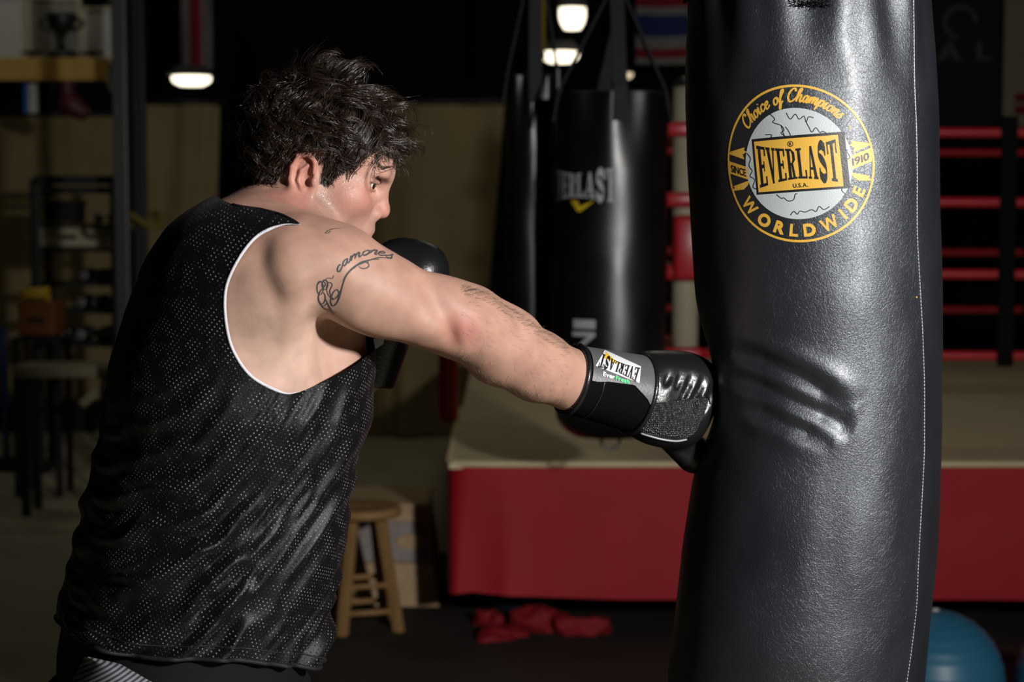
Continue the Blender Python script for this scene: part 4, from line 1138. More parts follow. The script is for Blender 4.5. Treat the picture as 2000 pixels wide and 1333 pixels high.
def strap_mask(V):
    px, py, dd = topix(V)
    return np.maximum(polysd(px, py, np.array([(380, 340), (790, 340), (790, 470), (700, 458), (640, 450), (598, 446), (577, 431), (545, 418), (510, 409), (478, 405), (458, 401), (436, 392), (412, 376)], float)) / 1450, dd - 2.62)
V1, F1, seg_strap = clip_mesh(V1, F1, strap_mask(V1))
seg_n = V1[[i for s in seg_strap for i in s]]
neck_axis = cone(P(545, 405, 2.49), hp(-0.02, 0, 0.0), 0.079, 0.079)
def neck_mask(V): return neck_axis.f(V)
V2, F2, seg_neck = clip_mesh(V1, F1, neck_mask(V1))
h0, h1, h2 = P(92, 1212, 2.56), P(470, 1316, 2.32), P(604, 1306, 2.47)
hn = np.cross(h1 - h0, h2 - h0); hn /= np.linalg.norm(hn); hn *= np.sign(hn[2])
def hem_mask(V): return (V - h0) @ hn + 0.006 * np.sin(V[:, 0] * 22)
V3, F3, seg_hem = clip_mesh(V2, F2, hem_mask(V2))
seg_h = V3[[i for s in seg_hem for i in s]]
far = ell(P(470, 545, 2.74), (0.10, 0.075, 0.11), 0.02)
V4, F4, seg_far = clip_mesh(V3, F3, far.f(V3))
top = fastmesh('tank_top', V4, F4, 'mesh_jersey', person)
top['label'] = 'black mesh tank top with white-lined armhole'
uvl = top.data.uv_layers.new(name='UVMap')
us, vs = torso_uv(V4); li = np.empty(len(top.data.loops), np.int32); top.data.loops.foreach_get('vertex_index', li)
# shear the knit a little so the rows climb towards the chest like the folds
uvl.data.foreach_set('uv', np.column_stack([us[li], vs[li] + 0.32 * us[li]]).astype(np.float32).ravel())
def path_smooth(p, closed, it=6):
    p = p.copy()
    for _ in range(it):
        q = (np.roll(p, 1, 0) + np.roll(p, -1, 0)) / 2 if closed else p.copy()
        if not closed: q[1:-1] = (p[:-2] + p[2:]) / 2
        p = 0.5 * p + 0.5 * q
    return p
def edge_trim(name, segpts, r, m, keep=None, parent=top):
    key = {}; segs = []
    for i in range(0, len(segpts), 2):
        ids = []
        for q in segpts[i:i + 2]:
            k = tuple(np.round(q, 6)); ids.append(key.setdefault(k, len(key)))
        segs.append(tuple(ids))
    pts = np.array(list(key.keys()))
    best = max(chains_from_segs(segs), key=lambda c: len(c[0]))
    path = path_smooth(pts[best[0]], best[1])
    path = path[::2] if len(path) > 60 else path
    if keep is not None:
        k_ = keep(path); i0 = int(np.argmin(k_)); path = np.roll(path, -i0, 0)[np.roll(k_, -i0)]; best = (best[0], False)
    if best[1]: path = np.concatenate([path, path[:1]])
    rr = np.full(len(path), r)
    if keep is not None and len(path) > 30: rr = r * np.clip(np.minimum(np.arange(len(path)), np.arange(len(path))[::-1]) / 14, 0.15, 1)
    return tube(name, path, rr, m, parent, 8)
def _low(p):
    x_, y_, _d = topix(p); return ~((y_ < 436) & (x_ > 575)) & ~(x_ > 588)
edge_trim('armhole_lining', seg_a, 0.0021, 'lining_white', _low)
edge_trim('neck_binding', seg_n, 0.0022, 'jersey_trim', lambda p: (topix(p)[0] < 592) & (topix(p)[0] > 455))
edge_trim('hem', seg_h, 0.0032, 'jersey_trim')
hem2 = clip_mesh(V3, F3, hem_mask(V3) - 0.016)[2]
def seam_line(name, field, level, r, m):
    _, _, sg = clip_mesh(V4, F4, field - level)
    return sg
# side seam and the double-stitched hem line
V5, _, sg = clip_mesh(V4, F4, hem_mask(V4) - 0.017)
edge_trim('hem_stitching', V5[[i for s in sg for i in s]], 0.0011, 'jersey_trim')
pxs, pys, pds = topix(V4)
seam_x = np.interp(pys, [760, 850, 950, 1050, 1150, 1250, 1330], [572, 536, 502, 470, 434, 402, 378])
fld = np.where(pds < 2.5, (pxs - seam_x) / 1450, 0.2)
V5, _, sg = clip_mesh(V4, F4, fld)
if sg: edge_trim('side_seam', V5[[i for s in sg for i in s]], 0.0018, 'jersey_trim')

# ---- shorts (dark with a grey striped panel), shoes
def stripe_material():
    m, t, b = new_mat('striped_shorts')
    tc = t.add('ShaderNodeTexCoord'); wv = t.add('ShaderNodeTexWave'); wv.inputs['Scale'].default_value = 58
    mp = t.add('ShaderNodeMapping'); mp.inputs['Rotation'].default_value = (0, math.radians(-60), 0)
    t.link(tc.outputs['Object'], mp.inputs[0]); t.link(mp.outputs[0], wv.inputs['Vector'])
    t.link(t.mix(wv.outputs['Fac'], (0.02, 0.02, 0.025), (0.26, 0.26, 0.29)), b.inputs['Base Color'])
    b.inputs['Roughness'].default_value = 0.5
stripe_material()
mat('shorts_dark', (0.006, 0.006, 0.007), 0.8, 0.2, bump=0.15, bscale=500)
SHORTS = [loft(0.008), ell((-0.475, 2.53, 0.88), (0.165, 0.20, 0.14), 0.05), cone((-0.495, 2.425, 0.84), (-0.505, 2.37, 0.54), 0.125, 0.120, 0.05), cone((-0.46, 2.635, 0.84), (-0.28, 2.70, 0.54), 0.125, 0.115, 0.05),
          cone((-0.475, 2.53, 0.98), (-0.475, 2.53, 0.88), 0.15, 0.15, 0.05)]
gV, gF = surface(SHORTS, axis_grid([(-0.75, -0.10, 0.008)]), axis_grid([(2.2, 2.9, 0.008)]), axis_grid([(0.40, 1.1, 0.008)]))
gV = gV + 0.005 * vnoise(gV / 0.05, 4)[:, None] * grad(gV, SHORTS)
gV, gF, _ = clip_mesh(gV, gF, gV[:, 2] - 0.52); gV, gF, _ = clip_mesh(gV, gF, (h0[2] - 0.02 + 0.11) - gV[:, 2])
# keep the waist inside the hanging shirt
inside = loft(0.012).f(gV); N_ = grad(gV, [loft(0.012)])
gV = np.where((gV[:, 2] > 0.90)[:, None] & (inside > 0)[:, None], gV - N_ * inside[:, None], gV)
shorts = fastmesh('shorts', gV, gF, 'shorts_dark', person)
q0 = np.array([(166, 1284), (232, 1296), (330, 1352), (345, 1460), (120, 1460), (132, 1350)], float)
pw = []; nu = 16
for j in range(14):
    v_ = j / 13.0; yy = 1284 + 176 * v_
    xl = np.interp(yy, [1284, 1350, 1460], [164, 132, 118]); xr = np.interp(yy, [1284, 1296, 1352, 1460], [176, 232, 330, 345])
    for i in range(nu):
        u_ = i / (nu - 1); pw.append((xl + (xr - xl) * u_, yy))
S_ = raymarch(np.array(pw), [loft(0.0)] + SHORTS, 2.1, 70)
dep = (S_ - CAM) @ FWD
dmin = np.minimum(dep, 2.44) - 0.022 - 0.018 * np.sin(np.linspace(0, math.pi, nu))[np.arange(len(dep)) % nu]
pv = np.array([P(x, y, d) for (x, y), d in zip(pw, dmin)])
pf = np.array([(j * nu + i, (j + 1) * nu + i, (j + 1) * nu + i + 1, j * nu + i + 1) for j in range(13) for i in range(nu - 1)])
fastmesh('striped_panel', pv, pf, 'striped_shorts', shorts)
for an in ((-0.66, 2.36, 0.085), (-0.26, 2.74, 0.085)):
    an = np.array(an)
    SH = [cone(an + (-0.03, 0, -0.035), an + (0.16, 0.02, -0.045), 0.052, 0.042, 0.03), cone(an + (0, 0, 0.09), an + (-0.01, 0, -0.02), 0.056, 0.056, 0.03)]
    v, f = surface(SH, axis_grid([(an[0] - 0.12, an[0] + 0.24, 0.006)]), axis_grid([(an[1] - 0.09, an[1] + 0.10, 0.006)]), axis_grid([(-0.03, 0.26, 0.006)]))
    v, f, _ = clip_mesh(v, f, 0.165 - v[:, 2]); v[:, 2] = np.maximum(v[:, 2], 0.0)
    shoe = fastmesh('shoe', v, f, 'shoe_black', person)
    sv, sf, _ = clip_mesh(v * 1.0, f, 0.03 - v[:, 2]); c = sv.mean(0); sv = c + (sv - c) * (1.03, 1.05, 1.0); sv[:, 2] = np.maximum(sv[:, 2], 0.0)
    fastmesh('sole', sv, sf, 'lining_white', shoe)

# ---- tattoo lines on the upper arm, laid on the skin
def ink(paths, r=0.0010):
    V = []; F = []
    for pts, w in paths:
        q = catmull(pts, 6)
        S = raymarch(q, arm_prims, 2.1, 60); N = grad(S, arm_prims)
        S = S + N * 0.0001
        T = np.gradient(S, axis=0); T /= np.linalg.norm(T, axis=1)[:, None] + 1e-9
        Bn = np.cross(N, T)
        ww = w * (0.55 + 0.45 * np.sin(np.linspace(0.25, math.pi - 0.25, len(S))))[:, None] * r
        b = len(V); V += list(S - Bn * ww + N * 0.0002) + list(S + N * 0.0006) + list(S + Bn * ww + N * 0.0002); n = len(S)
        for i in range(n - 1):
            F += [(b + i, b + i + 1, b + n + i + 1, b + n + i), (b + n + i, b + n + i + 1, b + 2 * n + i + 1, b + 2 * n + i)]
    fastmesh('tattoo', V, F, 'tattoo_ink', person)['label'] = 'black script tattoo with curled flourishes on upper arm'
K = 500 / 1587.0
def tz(pts): return [(400 + x * K, 380 + y * K) for x, y in pts]     # read off an enlarged crop
def loop(cx, cy, rx, ry, a0, a1, n=9): return [(cx + rx * math.cos(math.radians(a)), cy + ry * math.sin(math.radians(a))) for a in np.linspace(a0, a1, n)]
paths = [(tz([(1160, 400), (1090, 392), (1040, 402), (980, 425), (930, 450), (880, 500), (855, 560), (840, 620), (820, 670), (795, 690), (780, 660), (795, 610), (820, 590), (832, 620), (822, 665)]), 1.1),
         (tz([(1080, 402), (1010, 408), (950, 432), (900, 470), (865, 520), (850, 580), (815, 640), (790, 640), (775, 600), (790, 560), (770, 545), (755, 575), (765, 620), (800, 655)]), 0.9),
         (tz(loop(985, 440, 32, 20, 200, 520)), 0.9), (tz([(1015, 425), (1000, 412), (960, 425), (925, 460)]), 0.8),
         (tz(loop(715, 580, 20, 42, 60, 420)), 1.0), (tz(loop(745, 560, 18, 30, 100, 460)), 1.0), (tz(loop(725, 640, 22, 38, -60, 250)), 1.1),
         (tz([(700, 560), (712, 545), (735, 540), (748, 555), (735, 580), (715, 600), (705, 640), (715, 680), (740, 690), (760, 670)]), 0.9),
         (tz([(745, 640), (770, 690), (790, 720), (820, 735)]), 0.9), (tz([(710, 660), (735, 700), (770, 715), (800, 745)]), 0.9),
         (tz([(730, 545), (760, 520), (790, 520), (800, 500)]), 0.6),
         (tz([(745, 240), (770, 222), (800, 214), (840, 210)]), 0.8), (tz([(745, 242), (765, 240), (780, 228)]), 0.7)]
# ================================================================ GLOVES
mat('glove_leather', (0.008, 0.008, 0.009), 0.30, 0.5, var=0.1, scale=40, bump=0.12, bscale=260)
mat('glove_grey', (0.085, 0.087, 0.09), 0.42, 0.4, var=0.08, scale=30, bump=0.1, bscale=300)
mat('velcro_black', (0.0035, 0.0035, 0.0038), 0.95, 0.05, bump=0.4, bscale=700)
mat('label_white', (0.60, 0.60, 0.63), 0.6, 0.3, var=0.05, bump=0.3, bscale=600)
mat('print_black', (0.006, 0.006, 0.006), 0.5, 0.4)
mat('print_white', (0.78, 0.78, 0.78), 0.5, 0.4)
mat('print_green', (0.06, 0.55, 0.20), 0.5, 0.4)
mat('print_yellow', (0.62, 0.40, 0.03), 0.5, 0.4)
mat('piping_grey', (0.30, 0.30, 0.32), 0.35, 0.5)
def honeycomb_material():
    m, t, b = new_mat('mesh_panel')
    tc = t.add('ShaderNodeTexCoord'); vo = t.add('ShaderNodeTexVoronoi'); vo.inputs['Scale'].default_value = 330; vo.inputs['Randomness'].default_value = 0.55
    t.link(tc.outputs['Object'], vo.inputs['Vector'])
    t.link(t.mix(vo.outputs['Distance'], (0.004, 0.004, 0.004), (0.035, 0.035, 0.037)), b.inputs['Base Color'])
    b.inputs['Roughness'].default_value = 0.42
    bp = t.add('ShaderNodeBump'); bp.inputs['Strength'].default_value = 1.0; bp.inputs['Distance'].default_value = 0.003
    t.link(vo.outputs['Distance'], bp.inputs['Height']); t.link(bp.outputs[0], b.inputs['Normal'])
honeycomb_material()

def grid_for(prims, h, pad=0.01):
    lo = np.min([q.c - q.r for q in prims if q.op == 'u'], 0) - pad; hi = np.max([q.c + q.r for q in prims if q.op == 'u'], 0) + pad
    return [axis_grid([(lo[i], hi[i], h)]) for i in range(3)]
# glove built in its own frame: x to the knuckles, y to the back of the hand, z to the thumb side
def glove_prims(T):
    """T maps local -> world (rotation columns R, origin O)"""
    R, O = T
    w = lambda *p: O + R @ np.array(p, float)
    E = lambda c, r, k, Rl=None, op='u': ell(w(*c), r, k, R if Rl is None else R @ Rl, op)
    cuff = [Prim(E((0.035, 0, 0), (0.2, 0.043, 0.050), 0.01).f, w(0.05, 0, 0), 0.12, 0.01)]
    return w, E
# right glove: wrist -> knuckles
GA, GB = P(1112, 741, 2.588), P(1392, 812, 2.690)
gxv = (GB - GA) / np.linalg.norm(GB - GA)
gcam = -FWD - gxv * (-FWD @ gxv); gcam /= np.linalg.norm(gcam)       # palm side, towards the camera
gup = np.cross(gcam, gxv); gup = gup if gup[2] > 0 else -gup
def gw(t, c, u): return GA + gxv * t + gcam * c + gup * u
GR = np.stack([gxv, gcam, gup], 1)
gell = lambda c, r, k=0.02, Rl=None, op='u': ell(gw(*c), r, k, GR if Rl is None else GR @ Rl, op)
px1 = np.linalg.norm(P(1252, 778, 2.64) - GA)
CUFF = [cone(gw(0.004, 0, 0.0), gw(0.108, 0, 0.002), 0.0480, 0.0560, 0.01)]
for q in CUFF:   # flat ends for the cuff sleeve
    f0 = q.f
    q.f = lambda p, f0=f0: np.maximum(f0(p), np.maximum(0.0 - (p - GA) @ gxv, (p - GA) @ gxv - 0.112))
FIST = [gell((0.165, -0.012, 0.030), (0.070, 0.052, 0.044), 0.02), gell((0.130, 0.0, 0.004), (0.050, 0.050, 0.056), 0.03),
        gell((0.160, 0.012, -0.028), (0.058, 0.042, 0.036), 0.025), gell((0.205, -0.012, 0.006), (0.034, 0.050, 0.052), 0.03),
        cone(gw(0.200, -0.020, -0.044), gw(0.246, -0.024, -0.064), 0.025, 0.028, 0.012), gell((0.195, -0.014, 0.040), (0.046, 0.046, 0.036), 0.03)]
for i, (t0, u1) in enumerate(((0.128, 0.060), (0.146, 0.068), (0.164, 0.070), (0.184, 0.066), (0.206, 0.055))):
    FIST.append(Prim(bump(gw(t0, 0.040, 0.022), 0.0045, -0.0065, (GR @ np.array((0.25, 0.1, 1.0)), 0.022)).f, gw(t0, 0.04, 0.02), 0.08, 0, 'g'))
rglove_v, rglove_f = surface(FIST, *grid_for(FIST, 0.0028))
glove = fastmesh('boxing_glove', rglove_v, rglove_f, 'glove_leather', person)
glove['label'] = 'black boxing glove with grey wrist band pressed into the bag'
v, f = surface(CUFF, *grid_for(CUFF, 0.0026)); fastmesh('cuff', v, f, 'velcro_black', glove)
OFFC = [Prim(lambda p: CUFF[0].f(p) - 0.0022, CUFF[0].c, CUFF[0].r + 0.003, 0.01)]
v, f = surface(OFFC, *grid_for(OFFC, 0.0024))
q = v - GA; ang = np.degrees(np.arctan2(q @ gcam, q @ gup)); tt = q @ gxv
low = np.interp(tt, [0.0, 0.02, 0.035, 0.075, 0.10, 0.12], [84, 82, 78, 74, 90, 112])
msk = np.minimum.reduce([(low - ang) * 0.0009, (ang + 130) * 0.0009, tt - 0.010, 0.1075 - tt])
msk = np.minimum(msk, (CUFF[0].f(v) > 0.0) * 1.0 - 0.5)
bv, bf, _ = clip_mesh(v, f, msk); band = fastmesh('wrist_band', bv, bf, 'glove_grey', glove)
def ring_on(t, off, rad, a0=0, a1=360, n=48):
    out = []
    for a in np.radians(np.linspace(a0, a1, n)):
        d = gcam * math.sin(a) + gup * math.cos(a); c = gw(t, 0, 0)
        s = np.linspace(0.02, 0.09, 200); pts = c + s[:, None] * d
        val = np.array(CUFF[0].f(pts)) if 0.0 <= t <= 0.112 else s - rad
        i = int(np.argmax(val > 0)); out.append(pts[i] + d * off)
    return out
tube('cuff_binding', ring_on(0.004, 0.0012, 0.05), 0.0045, 'glove_leather', glove, 8)
tube('velcro_edge', [p for p in ring_on(0.030, 0.0, 0.05, 78, 200, 24)], 0.0016, 'glove_leather', glove, 6)
tube('cuff_seam', ring_on(0.110, 0.001, 0.05), 0.0040, 'glove_leather', glove, 8)
ALLG = FIST + CUFF
def patch(name, quad, nu, nv, prims, off, m, parent, d0=2.1, mask=None):
    """panel laid on a surface: quad of pixel corners (tl,tr,br,bl)"""
    q = np.array(quad, float); U, W = np.meshgrid(np.linspace(0, 1, nu), np.linspace(0, 1, nv))
    U = U.ravel()[:, None]; W = W.ravel()[:, None]
    pix = (q[0] * (1 - U) + q[1] * U) * (1 - W) + (q[3] * (1 - U) + q[2] * U) * W
    S = raymarch(pix, prims, d0); S = S + grad(S, prims) * off
    F = np.array([(j * nu + i, j * nu + i + 1, (j + 1) * nu + i + 1, (j + 1) * nu + i) for j in range(nv - 1) for i in range(nu - 1)])[:, ::-1]
    if mask is not None:
        mm = polysd(pix[:, 0], pix[:, 1], np.array(mask, float)); V_, F_, _ = clip_mesh(S, F, -mm)
        return fastmesh(name, V_, F_, m, parent)
    return fastmesh(name, S, F, m, parent)
MESHPOLY = catmull([(1256, 790), (1300, 786), (1345, 780), (1378, 777), (1382, 790), (1370, 820), (1348, 852), (1300, 852), (1254, 842)], 5, True)
patch('mesh_palm', [(1250, 770), (1395, 770), (1395, 870), (1250, 870)], 50, 36, FIST, 0.0012, 'mesh_panel', glove, mask=MESHPOLY)
def px_tube(name, pix, prims, r, m, parent, off=0.0, d0=2.1):
    S = raymarch(catmull(pix, 6), prims, d0); S = S + grad(S, prims) * off
    return tube(name, S, r, m, parent, 6)
px_tube('palm_piping', [(1252, 846), (1290, 857), (1320, 861), (1340, 858)], FIST, 0.0015, 'piping_grey', glove, 0.0012)
px_tube('palm_seam', [(1256, 788), (1300, 785), (1345, 779), (1380, 775), (1388, 790)], FIST, 0.0012, 'glove_leather', glove, 0.001)
# ---- curly hair: clumps of strands grown from the scalp
rng = np.random.default_rng(11)
SK_C = np.array((-0.008, 0, 0.045)); SK_R = np.array((0.100, 0.0745, 0.088))
def grow_hair():
    N = 2600
    i = np.arange(N) + 0.5
    ph = np.arccos(1 - 2 * i / N); th = math.pi * (1 + 5 ** 0.5) * i
    d = np.stack([np.cos(th) * np.sin(ph), np.sin(th) * np.sin(ph), np.cos(ph)], 1)
    root = SK_C + d * SK_R
    ok = inpoly(root[:, 0], root[:, 2], HAIRLINE) & (root[:, 2] > -0.05)
    root = root[ok]; n = d[ok] / SK_R; n /= np.linalg.norm(n, axis=1)[:, None]
    # extra guides on the nape below the skull
    m = 70
    nap = np.column_stack([-0.085 + 0.040 * rng.random(m), (rng.random(m) - 0.5) * 0.10, -0.052 + 0.045 * rng.random(m)])
    nap[:, 0] = -0.052 - 0.032 * np.cos(nap[:, 1] / 0.06 * 1.2); 
    root = np.concatenate([root, nap]); nn = np.column_stack([np.full(m, -0.8), nap[:, 1] / 0.06, np.full(m, -0.25)]); nn /= np.linalg.norm(nn, axis=1)[:, None]
    n = np.concatenate([n, nn])
    keep = rng.random(len(root)) < 0.62
    root, n = root[keep], n[keep]
    G = len(root); STEPS = 16
    crown = np.array((-0.055, 0.01, 0.12))
    flow = root - crown; flow -= n * (flow * n).sum(1)[:, None]; flow /= np.linalg.norm(flow, axis=1)[:, None] + 1e-9
    front = np.clip((root[:, 0] - 0.005) / 0.06, 0, 1); topw = np.clip((root[:, 2] - 0.085) / 0.035, 0, 1)
    nape = np.clip((-0.005 - root[:, 2]) / 0.03, 0, 1); back = np.clip((-0.03 - root[:, 0]) / 0.05, 0, 1)
    side = np.clip((np.abs(root[:, 1]) - 0.045) / 0.025, 0, 1)
    L = 0.070 + 0.058 * front * topw + 0.020 * topw - 0.010 * nape - 0.018 * side * (root[:, 2] < 0.05)
    L *= rng.uniform(0.75, 1.2, G)
    seed = vnoise(root / 0.02, 21)[:, None] * np.array((0.5, 0.6, 0.3)) + np.stack([vnoise(root / 0.017, s) for s in (31, 32, 33)], 1) * 0.55
    dirv = n * (0.22 + 0.35 * topw)[:, None] + flow * 0.9 + np.array((0.55, 0, 0.1)) * (front * topw)[:, None] + seed * 0.8
    tuft = (np.linalg.norm(root - np.array((-0.022, -0.01, 0.130)), axis=1) < 0.030)
    dirv[tuft] = n[tuft] * 1.2 + np.array((0.15, 0, 0.2)) + seed[tuft] * 0.6
    L[tuft] *= 0.8
    dirv /= np.linalg.norm(dirv, axis=1)[:, None]
    step = (L / STEPS)[:, None]
    # locks: S-waves across the head plus curl at the tips
    wdir = np.cross(n, flow); wdir /= np.linalg.norm(wdir, axis=1)[:, None] + 1e-9
    ph0 = 6.28 * (vnoise(root / 0.022, 51) * 0.5 + 0.5) + rng.uniform(-0.5, 0.5, G); fr = rng.uniform(4.0, 8.0, G)
    tipc = np.where(rng.random(G) < 0.5, 1, -1) * rng.uniform(0.15, 0.5, G)
    p = root - n * 0.003; pts = [p.copy()]
    grav = np.array(HR.T @ np.array((0, 0, -1.0)))
    thick = 0.016 + 0.011 * topw + 0.022 * tuft + 0.002 * rng.normal(size=G)
    for s in range(STEPS):
        t = s / STEPS
        lat = np.cos(ph0 + fr * t)[:, None] * wdir * 0.46 + (tipc * max(0, t - 0.45))[:, None] * wdir * 1.1
        lift = np.sin(ph0 * 1.7 + fr * 0.9 * t)[:, None] * n * 0.30
        dirv = dirv + lat + lift + grav * (0.10 * (1 - 0.85 * tuft) + 0.05 * front)[:, None] + flow * 0.04
        fr_t = front * topw * (1 if t > 0.45 else 0)
        dirv = dirv + (np.cross(np.array((0.0, 1.0, 0.0)), dirv)) * (0.30 * fr_t * tipc * 2)[:, None]
        dirv /= np.linalg.norm(dirv, axis=1)[:, None]
        p = p + dirv * step
        # stay between the skull and the outer shape of the haircut; the fringe hangs free
        q = (p - SK_C) / (SK_R + 0.004); r = np.linalg.norm(q, axis=1)
        push = r < 1.0
        if push.any():
            p[push] = SK_C + q[push] / r[push][:, None] * (SK_R + 0.004)
            nn_ = q[push] / (SK_R + 0.004); nn_ /= np.linalg.norm(nn_, axis=1)[:, None]
            dp = (dirv[push] * nn_).sum(1)[:, None]; dirv[push] -= nn_ * np.minimum(dp, 0)
            dirv[push] /= np.linalg.norm(dirv[push], axis=1)[:, None] + 1e-9
        out = SK_R[None, :] + thick[:, None] + (0.050 * front * topw)[:, None]
        q = (p - SK_C) / out; r = np.linalg.norm(q, axis=1); far_ = r > 1.0
        if far_.any():
            p[far_] = p[far_] * 0.45 + 0.55 * (SK_C + q[far_] / r[far_][:, None] * out[far_])
        # keep clear of the face in front of the temple
        low = (p[:, 0] > 0.055) & (p[:, 2] < 0.050)
        dirv[low] += np.array((0.25, 0, 0.12))
        pts.append(p.copy())
    guides = np.stack(pts, 1)                       # G, S+1, 3
    # trim locks where they would fall over the temple, the eye or the brow
    X_, Z_ = guides[:, :, 0], guides[:, :, 2]
    bad = (X_ > 0.026) & (X_ < 0.112) & (Z_ < 0.020 + (X_ - 0.026) * 0.62)
    bad |= (X_ >= 0.112) & (Z_ < 0.062)
    wisp = rng.random(G) < 0.12; bad[wisp] = False
    bad |= (np.abs(X_ + 0.012) < 0.024) & (Z_ < 0.022) & (np.abs(guides[:, :, 1]) > 0.055)
    S_ = guides.shape[1]; first = np.where(bad.any(1), bad.argmax(1), S_ - 1).astype(float)
    first = np.maximum(first + rng.uniform(-1, 1.2, G) * bad.any(1), 2.0); first = np.minimum(first, S_ - 1)
    tt = np.linspace(0, 1, S_)[None, :] * first[:, None]; i0 = np.minimum(tt.astype(int), S_ - 2); fr2 = (tt - i0)[:, :, None]
    gi = np.arange(G)[:, None]; guides = guides[gi, i0] * (1 - fr2) + guides[gi, i0 + 1] * fr2
    return guides, n, front, topw, tuft
def strands_mesh(guides, n, per, rad, jw=1.0):
    G, S, _ = guides.shape; Vs = []; Fs = []; Cs = []; base = 0
    t = np.linspace(0, 1, S)
    for c in range(per):
        jit = rng.normal(size=(G, 3)) * 0.0036 * jw
        spread = 1.0 - 0.72 * t ** 0.8 * rng.uniform(0.5, 1.15, G)[:, None]
        wav = rng.normal(size=(G, 3))[:, None, :] * np.sin(t * rng.uniform(3, 9, G)[:, None] + rng.uniform(0, 6, G)[:, None])[:, :, None] * 0.0013 * jw
        strag = (rng.random(G) < 0.05)[:, None, None] * rng.normal(size=(G, 3))[:, None, :] * (t ** 1.6)[None, :, None] * 0.011 * jw
        Q = guides + jit[:, None, :] * spread[:, :, None] + wav * (0.3 + t)[None, :, None] + strag
        cut = rng.uniform(0.72, 1.0, G)                # individual lengths
        tt = t[None, :] * cut[:, None] * (S - 1); i0 = np.minimum(tt.astype(int), S - 2); fr = (tt - i0)[:, :, None]
        gi = np.arange(G)[:, None]; Q = Q[gi, i0] * (1 - fr) + Q[gi, i0 + 1] * fr
        T = np.gradient(Q, axis=1); T /= np.linalg.norm(T, axis=2)[:, :, None] + 1e-12
        ref = np.array((0.3, 0.8, 0.52)); A = np.cross(T, ref); A /= np.linalg.norm(A, axis=2)[:, :, None] + 1e-9; Bn = np.cross(T, A)
        r = rad * (1.0 - 0.75 * t ** 2)[None, :, None] * rng.uniform(0.7, 1.25, G)[:, None, None]
        ring = [Q + r * (A * math.cos(a) + Bn * math.sin(a)) for a in (0, 2.094, 4.189)]
        V = np.stack(ring, 2).reshape(-1, 3)          # G,S,3verts
        k = np.arange(G)[:, None, None] * S * 3 + np.arange(S - 1)[None, :, None] * 3 + np.zeros((1, 1, 3), int)
        j = np.arange(3)[None, None, :]; j2 = (j + 1) % 3
        F = np.stack([k + j, k + j2, k + j2 + 3, k + j + 3], -1).reshape(-1, 4) + base
        shade = rng.uniform(0.6, 1.5, G)
        C = np.repeat(np.array((0.0195, 0.0115, 0.0072))[None, :] * shade[:, None], S * 3, 0)
        Vs.append(V); Fs.append(F); Cs.append(C); base += len(V)
    return np.concatenate(Vs), np.concatenate(Fs), np.concatenate(Cs)
guides, gn, gfront, gtop, gtuft = grow_hair()
hv, hf, hc = strands_mesh(guides, gn, 10, 0.00042)
hv = H0 + hv @ HR.T
hair = fastmesh('hair', hv, hf, 'dark_hair', person)
hair['label'] = 'damp curly dark brown hair'
color_attr(hair, hc)
# brow hairs
for s in (-1, 1):
    bg = []
    for i in range(100):
        u = rng.random() ** 1.5; bg.append((0.088 - 0.20 * max(0, 0.013 + 0.036 * u - 0.022), s * (0.008 + 0.038 * u), 0.0262 + 0.005 * math.sin(u * 2.4) + rng.normal() * 0.0014))
    bp_ = H0 + np.array(bg) @ HR.T
    for _ in range(6): bp_ = bp_ - grad(bp_, HEAD) * sdf(bp_, HEAD)[:, None]
    bn = grad(bp_, HEAD); lat = np.tile(-0.6 * hF + s * hL + 0.15 * hU, (len(bp_), 1)) + rng.normal(size=bp_.shape) * 0.2
    lat -= bn * (lat * bn).sum(1)[:, None]; lat /= np.linalg.norm(lat, axis=1)[:, None]
    gb = np.stack([bp_ - bn * 0.0006, bp_ + bn * 0.0010 + lat * 0.003, bp_ + bn * 0.0010 + lat * 0.0075], 1)
    ev, ef, ec_ = strands_mesh(gb, bn, 1, 0.00026, 0.05)
    color_attr(fastmesh('eyebrow', ev, ef, 'dark_hair', person), ec_)
# fine hair along the forearm
pix = np.column_stack([rng.uniform(900, 1108, 900), rng.uniform(0, 1, 900)])
yt = np.interp(pix[:, 0], [900, 950, 1010, 1070, 1110], [556, 572, 610, 650, 676]); yb = np.interp(pix[:, 0], [900, 950, 1030, 1110], [700, 742, 775, 796])
edge = rng.random(900) < 0.85
pix[:, 1] = np.where(edge, np.where(rng.random(900) < 0.7, yt + 2 + 6 * rng.random(900) ** 2 * 3, yb - 2 - 10 * rng.random(900)), yt + (yb - yt) * pix[:, 1])
near = [q for q in BODY if np.linalg.norm(q.c - P(1000, 680, 2.5)) < q.r + 0.25]
ap = raymarch(pix, near, 2.2, 60); okp = np.abs(sdf(ap, near)) < 0.002; ap = ap[okp]; an_ = grad(ap, near)
al = (AP[7] - AP[4]) / np.linalg.norm(AP[7] - AP[4]); dr = al + rng.normal(size=(len(ap), 3)) * 0.25; dr -= an_ * (dr * an_).sum(1)[:, None]; dr /= np.linalg.norm(dr, axis=1)[:, None]
ln = rng.uniform(0.006, 0.014, len(ap))[:, None]
ga = np.stack([ap - an_ * 0.0004, ap + an_ * 0.3 * ln + dr * 0.35 * ln, ap + an_ * 0.38 * ln + dr * 0.8 * ln, ap + an_ * 0.35 * ln + dr * 1.1 * ln], 1)
av, af, ac = strands_mesh(ga, an_, 1, 0.00010, 0.05)
ah = fastmesh('arm_hair', av, af, 'dark_hair', person); color_attr(ah, ac * 6.0)

